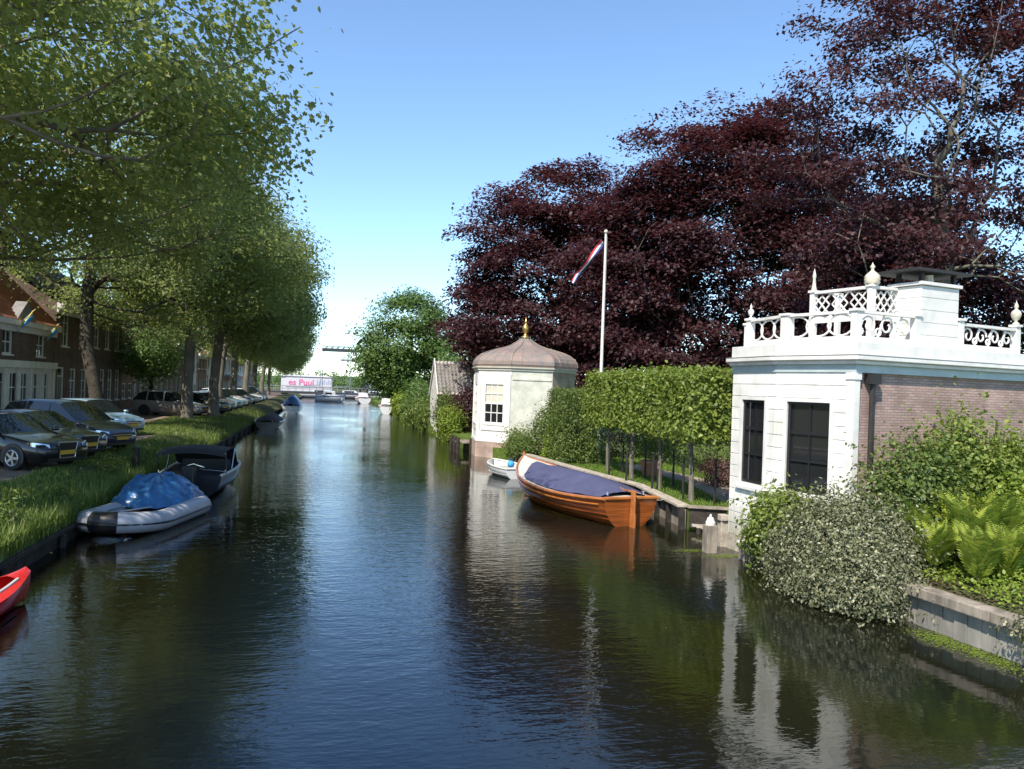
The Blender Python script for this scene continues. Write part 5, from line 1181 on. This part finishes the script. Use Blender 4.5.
# ferns: arching fronds with paired leaflets
def fern(label,x,y,z,sz,sd,nf=15):
    rg=np.random.default_rng(sd); r=thing('fern',label,'fern',(x,y,z),0,'bright ferns in the bed')
    P=[];Nn=[];Ax=[];S=[]; rb=MB()
    for i in range(nf):
        a=2*pi*i/nf+rg.normal()*.2; L=sz*rg.uniform(.75,1.1); sp=rg.uniform(.30,.75); d=np.array([cos(a),sin(a),0]); side=np.array([-sin(a),cos(a),0]); pts=[]
        for k in range(26):
            t=k/25; p=d*L*sp*t**1.25+np.array([0,0,1])*L*(t-.34*sp*1.25*t**2.6); pts.append(p)
            if k>2:
                tg=p-pts[-2]; tg/=np.linalg.norm(tg); w=L*.20*sin(pi*min(1,(t*.93+.07))**.75)**.9+.015
                for sg in (-1,1):
                    ax=side*sg+tg*.45; ax/=np.linalg.norm(ax); P.append(p+ax*w*.5); Ax.append(ax); nn=np.cross(tg,side); Nn.append(nn+rg.normal(size=3)*.12); S.append(w)
        rb.tube(pts[::5],[.010,.009,.007,.005,.003,.002],4)
    P=np.array(P);Nn=np.array(Nn);Ax=np.array(Ax);S=np.array(S); n=len(P)
    b=np.cross(Nn,Ax); b/=np.linalg.norm(b,axis=1,keepdims=True); h=(S/2)[:,None]; wv=np.maximum(.012,S*.17)[:,None]
    me=bpy.data.meshes.new('fronds'); V=np.stack([P-Ax*h,P-Ax*h*.3+b*wv,P+Ax*h,P-Ax*h*.3-b*wv],1)
    me.vertices.add(n*4); me.vertices.foreach_set('co',V.reshape(-1)); me.loops.add(n*4); me.loops.foreach_set('vertex_index',np.arange(n*4,dtype=np.int32)); me.polygons.add(n); me.polygons.foreach_set('loop_start',np.arange(0,n*4,4,dtype=np.int32)); me.polygons.foreach_set('loop_total',np.full(n,4,dtype=np.int32))
    at=me.attributes.new('tint','FLOAT','FACE'); at.data.foreach_set('value',rg.uniform(0,1,n).astype(np.float32)); me.materials.append(L_FERN); me.update(calc_edges=True); link_mesh('fronds',me,r); rb.build('stalk',STEM,r)
FE=[(9.98,11.5,.72,.95,'fern nearest the grey variegated shrub'),(10.3,12.25,.85,1.05,'fern tucked behind, between the variegated shrub and the dark climbing rose'),(10.15,10.75,.68,1.0,'bright fern directly above the top beam'),(10.75,11.6,.85,1.2,'tall fern in the middle of the fern bed'),(11.3,12.4,.9,1.15,'fern in front of the large dense wall bush'),(10.55,10.6,.72,1.05,'low fern at the right edge of the photo above the top beam'),(11.25,11.6,.88,1.3,'tallest yellow green fern at the right edge'),(12.1,12.4,.95,1.1,'fern beside the broad leaved hydrangea')]
for i,(x,y,z,s,lb) in enumerate(FE): fern(lb,x,y,z+.05,s*1.12,300+i)
# purple ground shrub, bushes near the far tea house and beyond
bush('barberry','low purple leaved barberry beside the tea house corner','shrub',(13.2,22.6,LZ),[(0,0,.45,.7,1.3,.5),(-.2,2.0,.4,.7,1.2,.45)],6000,.075,L_PURPLE,DARKBARK,211,inner=.5)
SH=[('green leafy shrub in front of the octagonal tea house',(8.85,35.4,.35),[(0,0,.5,.65,.8,.55),(-.1,1.4,.45,.55,.8,.5)],5500,.09,L_MID,212),
    ('yellow green shrub at the foot of the octagonal tea house',(8.9,37.2,.35),[(0,0,.55,.55,.55,.55)],3000,.09,L_LIME,213),
    ('bright lime green bush at the water beyond the far tea house',(7.7,50.8,0),[(0,0,1.1,.7,.9,1.15)],5000,.12,L_BRIGHT,214),
    ('dark red leaved bush in front of the grey tiled boat house',(8.9,52.3,.4),[(0,0,1.6,.9,.9,1.5)],5000,.13,L_BEECH,215),
    ('green bush in front of the boat house gable',(7.7,54.0,.2),[(0,0,1.5,.7,.9,1.5)],4000,.13,L_MID,216),
    ('green bush on the bank past the boat house',(7.6,61,.1),[(0,0,1.1,1.0,2.2,1.1)],5000,.16,L_MID,217),
    ('wide leafy bush hanging over the bank past the boat house',(7.4,68,.1),[(0,0,1.0,1.0,3,1.1)],5000,.18,L_MID,218),
    ('yellow flowering bush by the small far boat',(7.3,84,.2),[(0,0,1.2,1.0,1.4,1.1)],3500,.2,L_BRIGHT,219),
    ('dark green thicket below the round green tree',(8.2,76,.2),[(0,0,1.8,1.3,4,2.2)],5000,.22,L_MAPLE,220),
    ('dark thicket between the boat house and the round tree',(9.6,63,.3),[(0,0,2.2,1.6,3.5,2.6)],6000,.2,L_MAPLE,221)]
for lb,loc,lob,n,s,lm,sd in SH: bush('bank_shrub',lb,'shrub',loc,lob,n,s,lm,DARKBARK,sd,group='shrubs along the right bank',inner=.45,rough=.18,stems=10)
cn=thing('dwarf_conifer','small olive cone shaped conifer beside the bow of the sloop','shrub',(9.35,33.4,LZ))
link_mesh('foliage',bush_mesh('foliage',[(0,0,.25,.34,.34,.3),(0,0,.6,.26,.26,.35),(0,0,1.0,.15,.15,.35)],3000,.06,L_BRIGHT,231,inner=.6,rough=.04),cn); m=MB(); m.tube([(0,0,-.1),(0,0,1.1)],[.04,.01],6); m.build('trunk',DARKBARK,cn)
# small jetty by the far tea house
jt=thing('landing_stage','old timber jetty with stubby piles beside the octagonal tea house','landing stage',(6.85,43.2,0))
m=MB()
for k in range(6): m.box(-.1,.9,-.9+k*.32,-.62+k*.32,.50,.57)
m.build('deck',OLDWOOD,jt)
for x,y in ((-.1,-1),(-.1,.1),(-.15,1.0),(.6,-1.05)): m=MB(); m.tube([(0,0,-.5),(0,0,.78)],.10,7); m.build('pile',DARKWOOD,jt,loc=(x,y,0))
# duckweed along the right bank
rg_=np.random.default_rng(71); P=[]
for cx,cy,sx_,sy_,n in ((9.25,9.6,.15,.5,1300),(9.1,10.4,.14,.25,700),(8.75,16.3,.28,.10,500),(8.2,16.9,.25,.07,260),(9.3,18.0,.2,.2,400),(9.2,7.4,.15,.6,500)): P.append(np.stack([cx+rg_.normal(size=n)*sx_,cy+rg_.normal(size=n)*sy_,np.full(n,.008)+rg_.uniform(0,.006,n)],1))
P=np.concatenate(P); P=P[P[:,0]<9.62]
tag(link_mesh('duckweed',leaves_mesh('duckweed',P,rg_.normal(size=P.shape)*.05+np.array([0,0,1.]),.024,rg_,L_BRIGHT,'hex',aspect=.9)),'patches of floating duckweed along the right bank','duckweed',kind='stuff')

P=np.concatenate([np.stack([rg_.normal(-4.2,.8,110),rg_.uniform(9,45,110),np.full(110,.006)],1),np.stack([rg_.normal(7.6,1.0,110),rg_.uniform(8,36,110),np.full(110,.006)],1)])
P=P[(P[:,0]>-5.2)&(P[:,0]<8.4)]
tag(link_mesh('floating_leaves',leaves_mesh('floating_leaves',P,rg_.normal(size=P.shape)*.06+np.array([0,0,1.]),.03,rg_,L_MID,'hex')),'stray fallen leaves floating on the canal','floating leaves',kind='stuff')

# ================================================================ grass
rg_=np.random.default_rng(81)
def ygrad(n,a,b,p=1.6): 
    u=rg_.uniform(0,1,n); return (a**(1-p)+u*(b**(1-p)-a**(1-p)))**(1/(1-p))
def bankz(x): return np.interp(x,[-7.05,-6.6,-6.1,-5.7,-5.36],[GL,.90,.74,.50,.35])
n=52000; y=ygrad(n,9,75); x=rg_.uniform(-7.3,-5.3,n); h=rg_.uniform(.10,.26,n)*(1+.9*(x>-6.0)*rg_.uniform(0,1,n))
h*=np.where(x<-6.2,.62,1.); h*=1+.9*(np.sin(y*1.7)+np.sin(y*.63+1))*.25; pts1=np.stack([x,y,bankz(x)-.02],1)
n2=26000; y2=rg_.uniform(37.5,57,n2); x2=rg_.uniform(-9.6,-7.0,n2); pts2=np.stack([x2,y2,np.full(n2,GL-.01)],1); h2=rg_.uniform(.05,.15,n2)
n3=5200; y3=ygrad(n3,10,45); x3=-5.40+np.abs(rg_.normal(size=n3))*-.14+.07; pts3=np.stack([x3,y3,bankz(x3)-.02],1); h3=rg_.uniform(.30,.62,n3)
P=np.concatenate([pts1,pts2,pts3]); H=np.concatenate([h,h2,h3])
tag(link_mesh('grass',grass_mesh('grass',P,H,.011,rg_,L_GRASS,.5)),'long rough grass on the left bank','grass',kind='stuff')
n=34000; x=rg_.uniform(8.7,14,n); y=rg_.uniform(19.3,34,n)
from bisect import bisect
ex=np.interp(y,[19.3,19.6,24,30,35],[10.3,9.45,9.95,9.35,9.0]); inp=(y<31)&(x>np.interp(y,[20.5,25.3,31.5],[10.9,11.9,11.4]))&(x<np.interp(y,[20.5,25.3,31.5],[12.4,13.3,12.6]))
k=(x>ex)&~inp; P=np.stack([x[k],y[k],np.full(k.sum(),LZ-.01)],1)
tag(link_mesh('lawn_grass',grass_mesh('lawn_grass',P,rg_.uniform(.05,.13,len(P)),.010,rg_,L_LAWN,.4)),'short sunlit grass of the lawn under the pleached limes','grass',kind='stuff')
# taller weeds on the bank edge, each clump a thing
for i,(x,y,s) in enumerate([(-5.75,14.6,.6),(-5.8,16.6,.7),(-5.75,19.4,.65),(-6.0,24.6,.8),(-5.9,27.6,.6)]):
    lb=['leafy weed clump at the lower left near the red boat','tall weed clump on the bank before the inflatable dinghy','weed clump right beside the inflatable dinghy','bushy weed clump beside the dark motor boat','small weed clump past the dark motor boat'][i]
    bush('weed_clump',lb,'plant',(x,y,.47),[(0,0,s*.5,.28,.35,s*.5)],700,.09,L_MID,STEM,400+i,group='weeds on the left bank',stems=8,inner=.2,aspect=.35)
mp=thing('bank_post','short dark mooring post in the grass beside the motor boat','post',(-5.75,26.6,.55)); m=MB(); m.tube([(0,0,-.3),(0,0,.75)],.10,8); m.build('shaft',DARKWOOD,mp); m=MB(); m.lathe([(.01,0),(.12,0),(.12,.04),(.01,.07)],8,(0,0,.75)); m.build('cap',IRON,mp)

# ================================================================ trees
PLG='row of plane trees along the left bank'
def plane(label,x,y,z,seed,trunk,lobes,nt,nl,ls,lm,shape='kite',sig=(.6,.6,.4),rt=.36,bm_=BARK,**kw):
    return tree('plane_tree',label,'tree',(x,y,z),trunk,lobes,nt,nl,ls,lm,bm_,seed,sig,rt,group=PLG,shape=shape,**kw)
T1=[(0,0,-.1),(.1,0,2),(.2,.1,4),(.5,.3,6.2),(.9,.5,8.5),(1.2,.6,11)]
# nearest tree: trunk just out of frame on the left, boughs over the bank
plane('nearest plane tree, only its boughs entering at the upper left',-9.0,15.5,GL,501,T1,
      [(1.0,1.5,10.5,7.2,7.0,4.6),(4.2,3.0,8.6,4.0,5.0,2.6),(-3,3,9,5,6,3.5),(3.5,-1.5,11.5,4.2,4.5,3.6),(0,4.5,7.2,4.5,4,2.2)],820,66000,.125,L_PLANE,shape='lobed',sig=(.46,.46,.32),rt=.42,inner=.25,skip=.3,r_tip=.014)
TL=[(0,0,-.1),(-.35,0,2),(-.8,.1,4),(-.9,.3,6.5),(-.6,.4,9),(-.3,.5,12)]
plane('second plane tree from the camera, leaning trunk hidden left of the frame',-10.6,24.6,GL,502,TL,
      [(1.5,1,9.6,7.2,6.2,4.2),(4.6,1.5,8.6,4.2,4.5,3.0),(-2,2,8,5,5,3)],760,64000,.135,L_PLANE,shape='hex',sig=(.5,.5,.34),rt=.36,inner=.3,skip=.3)
plane('plane tree with a leaning dark trunk in front of the dark brick house',-10.7,42,GL,503,TL,
      [(2.0,1,9.2,6.6,6.2,4.6),(5.6,2,8.6,4.4,4.6,3.4),(1.5,2,7.4,4.5,5,2.4),(2.5,0,13,4.5,4.5,3.4)],700,62000,.15,L_PLANE,shape='hex',sig=(.55,.55,.38),rt=.30,skip=.3,bm_=DARKBARK,inner=.3)
T2=[(0,0,-.1),(0,0,2),(.05,.05,4.2),(.1,.1,6.5),(.1,.2,9),(.2,.2,12),(.2,.2,14)]
tB=plane('large pale plane trunk standing left in the close pair',-8.5,52.2,GL,504,T2,
      [(1.2,0,9.5,6.2,6.0,4.6),(3.8,1,8.8,3.6,5.0,4.0),(.5,0,13.5,4.2,4.5,3.2),(-2,0,8,4.5,5,3)],620,66000,.185,L_FAR,shape='kite',sig=(.62,.62,.42),rt=.32,inner=.35,skip=.3)
tC=plane('large plane trunk standing right in the close pair',-7.4,55.6,GL,505,[(0,0,-.1),(-.05,0,2),(.1,.05,4.2),(.3,.1,6.5),(.4,.2,9),(.4,.2,12)],
      [(1.8,3,8.6,4.9,6.0,4.2),(.3,2,12,4.4,5,4.0),(2.4,4,7.0,3.8,5,2.6)],600,62000,.185,L_FAR,shape='kite',sig=(.62,.62,.42),rt=.32,inner=.35,skip=.3)
far=[(-8.4,66,.93,.3,'plane tree just beyond the close pair of trunks'),(-8.6,77,.93,2.1,'plane tree two places beyond the close pair of trunks'),(-8.7,89,.9,4.0,'plane tree behind the row of far parked cars'),(-9.0,102,.9,5.2,'plane tree by the far blue awning'),(-9.2,116,.86,1.2,'plane tree near the end of the avenue'),(-9.4,131,.82,3.0,'last plane tree of the avenue before the bridge')]
for i,(x,y,s,rz,lb) in enumerate(far):
    c=copy_tree(tB if i%2 else tC); c.location=(x,y,GL); c.rotation_euler=(0,0,(.0,.35,-.3,.25,-.2,.15)[i]); c.scale=(s,s,s*(1.0,.98,1.03,.97,.95,.9)[i]); c['label']=lb
tree('street_tree','small bright leafy tree in front of the brown brick houses','tree',(-12.2,60,GL),[(0,0,-.1),(.05,0,1.2),(0,.1,2.4),(.05,.1,3.6)],[(0,0,4.4,2.3,3.0,2.3),(.6,-1,3.4,1.6,1.6,1.4)],150,8000,.2,L_MAPLE,DARKBARK,520,(.45,.45,.3),.13)
# round green tree at the right bank far off
tree('maple_tree','round fresh green tree on the right bank far off','tree',(9.3,96,LZ),[(0,0,-.1),(0,0,2),(.1,0,4),(0,.1,7),(0,0,10)],[(0,0,8.3,5.4,5.2,5.6),(-3.0,0,6.6,3.8,3.8,4.2),(2.6,0,5.8,3.8,3.8,4.2),(.2,0,11.3,3.6,3.5,3.0),(-1.4,0,3.6,3.9,3,2.6)],380,40000,.33,L_MAPLE,DARKBARK,530,(.85,.85,.5),.35,inner=.45)
tree('background_tree','green tree between the round tree and the tiled boat house','tree',(12.6,72,LZ),[(0,0,-.1),(0,0,2),(.1,0,4),(0,0,6)],[(0,0,5.2,3.0,3.2,3.4),(1,0,7,2.4,2.4,2.2)],160,9000,.26,L_MAPLE,DARKBARK,531,(.6,.6,.4),.2,inner=.45)
# copper beeches
BG='copper beeches behind the garden'
T3=[(0,0,-.1),(0,0,2),(.1,0,4.5),(0,.1,7)]
tree('copper_beech','broad copper beech behind the octagonal tea house','tree',(15.6,53,LZ),T3,[(0,0,9.6,6.8,6.0,6.4),(-3.4,-1,8.0,4.8,4.5,4.6),(3.8,-1,8.2,5.0,5,5.8),(.6,0,15.4,4.4,4.2,3.6),(-3.6,0,13.6,3.8,3.4,3.4),(-5.2,0,7.4,3.0,3.6,2.6),(2.5,-3,5,4.2,3.4,3.2)],900,150000,.25,L_BEECH,BEECHBARK,541,(.85,.85,.22),.45,group=BG,inner=.45,upw=1.1,droop=.16,skip=.25)
tree('copper_beech','tallest domed copper beech behind the flagpole','tree',(23.6,46.4,LZ),T3,[(0,0,11,7.4,6.4,7.8),(-4.8,-1,9.4,5.2,5,6.8),(4.6,-2,10,5.6,5.2,6.8),(-1.4,0,17.6,5.2,4.6,4.0),(3.0,-1,17.4,4.6,4.2,4.2),(-5,-2,4.4,4.6,4,3.6),(3,-3,4.6,5.4,4,3.8),(-4.6,-.5,14.6,3.6,3.6,3.0),(6.4,-1,13.5,4,4,4)],1150,190000,.25,L_BEECH,BEECHBARK,542,(.85,.85,.22),.5,group=BG,inner=.45,upw=1.1,droop=.16,skip=.25)
tree('copper_beech','low dark copper beech filling in behind the chimney','tree',(31.5,38.5,LZ),T3,[(0,0,7,6.0,5.0,5.6),(-4,-1,6,4.4,4,4.6),(4,-1,6.6,4.5,4.5,5.0),(-2,0,11,4,4,3)],560,80000,.25,L_BEECH,BEECHBARK,543,(.75,.75,.34),.4,group=BG,inner=.5,upw=.8)
TR=[(0,0,-.1),(.05,0,2),(-.1,0,4.4),(.1,.1,6.8),(.0,.1,8.8),(-.25,.1,11),(-.5,.15,13.5)]
tree('copper_beech','open crowned copper beech with a bare grey trunk at upper right','tree',(26.1,30.0,LZ),TR,[(0,0,15.0,7.0,6.0,7.0),(-4.5,0,13.5,4.4,4,4.8),(3.6,-1,17,4.6,4.5,5.2),(-2.5,0,20,4.8,4.2,3.6),(3.5,-2,9.5,4.2,4,3.2),(-3.6,-1,9.0,3.6,3.6,2.6)],620,56000,.20,L_BEECH,PALEBEECH,544,(.50,.50,.22),.46,group=BG,inner=.4,skip=.2,upw=.9,r_tip=.014,expo=.50)
tree('background_tree','green treetop glimpsed at the right edge behind the brick wall','tree',(36,33,LZ),[(0,0,-.1),(0,0,2),(0,0,4)],[(0,0,5,4,4,3.6)],140,8000,.26,L_DARK,DARKBARK,551,(.6,.6,.4),.3)
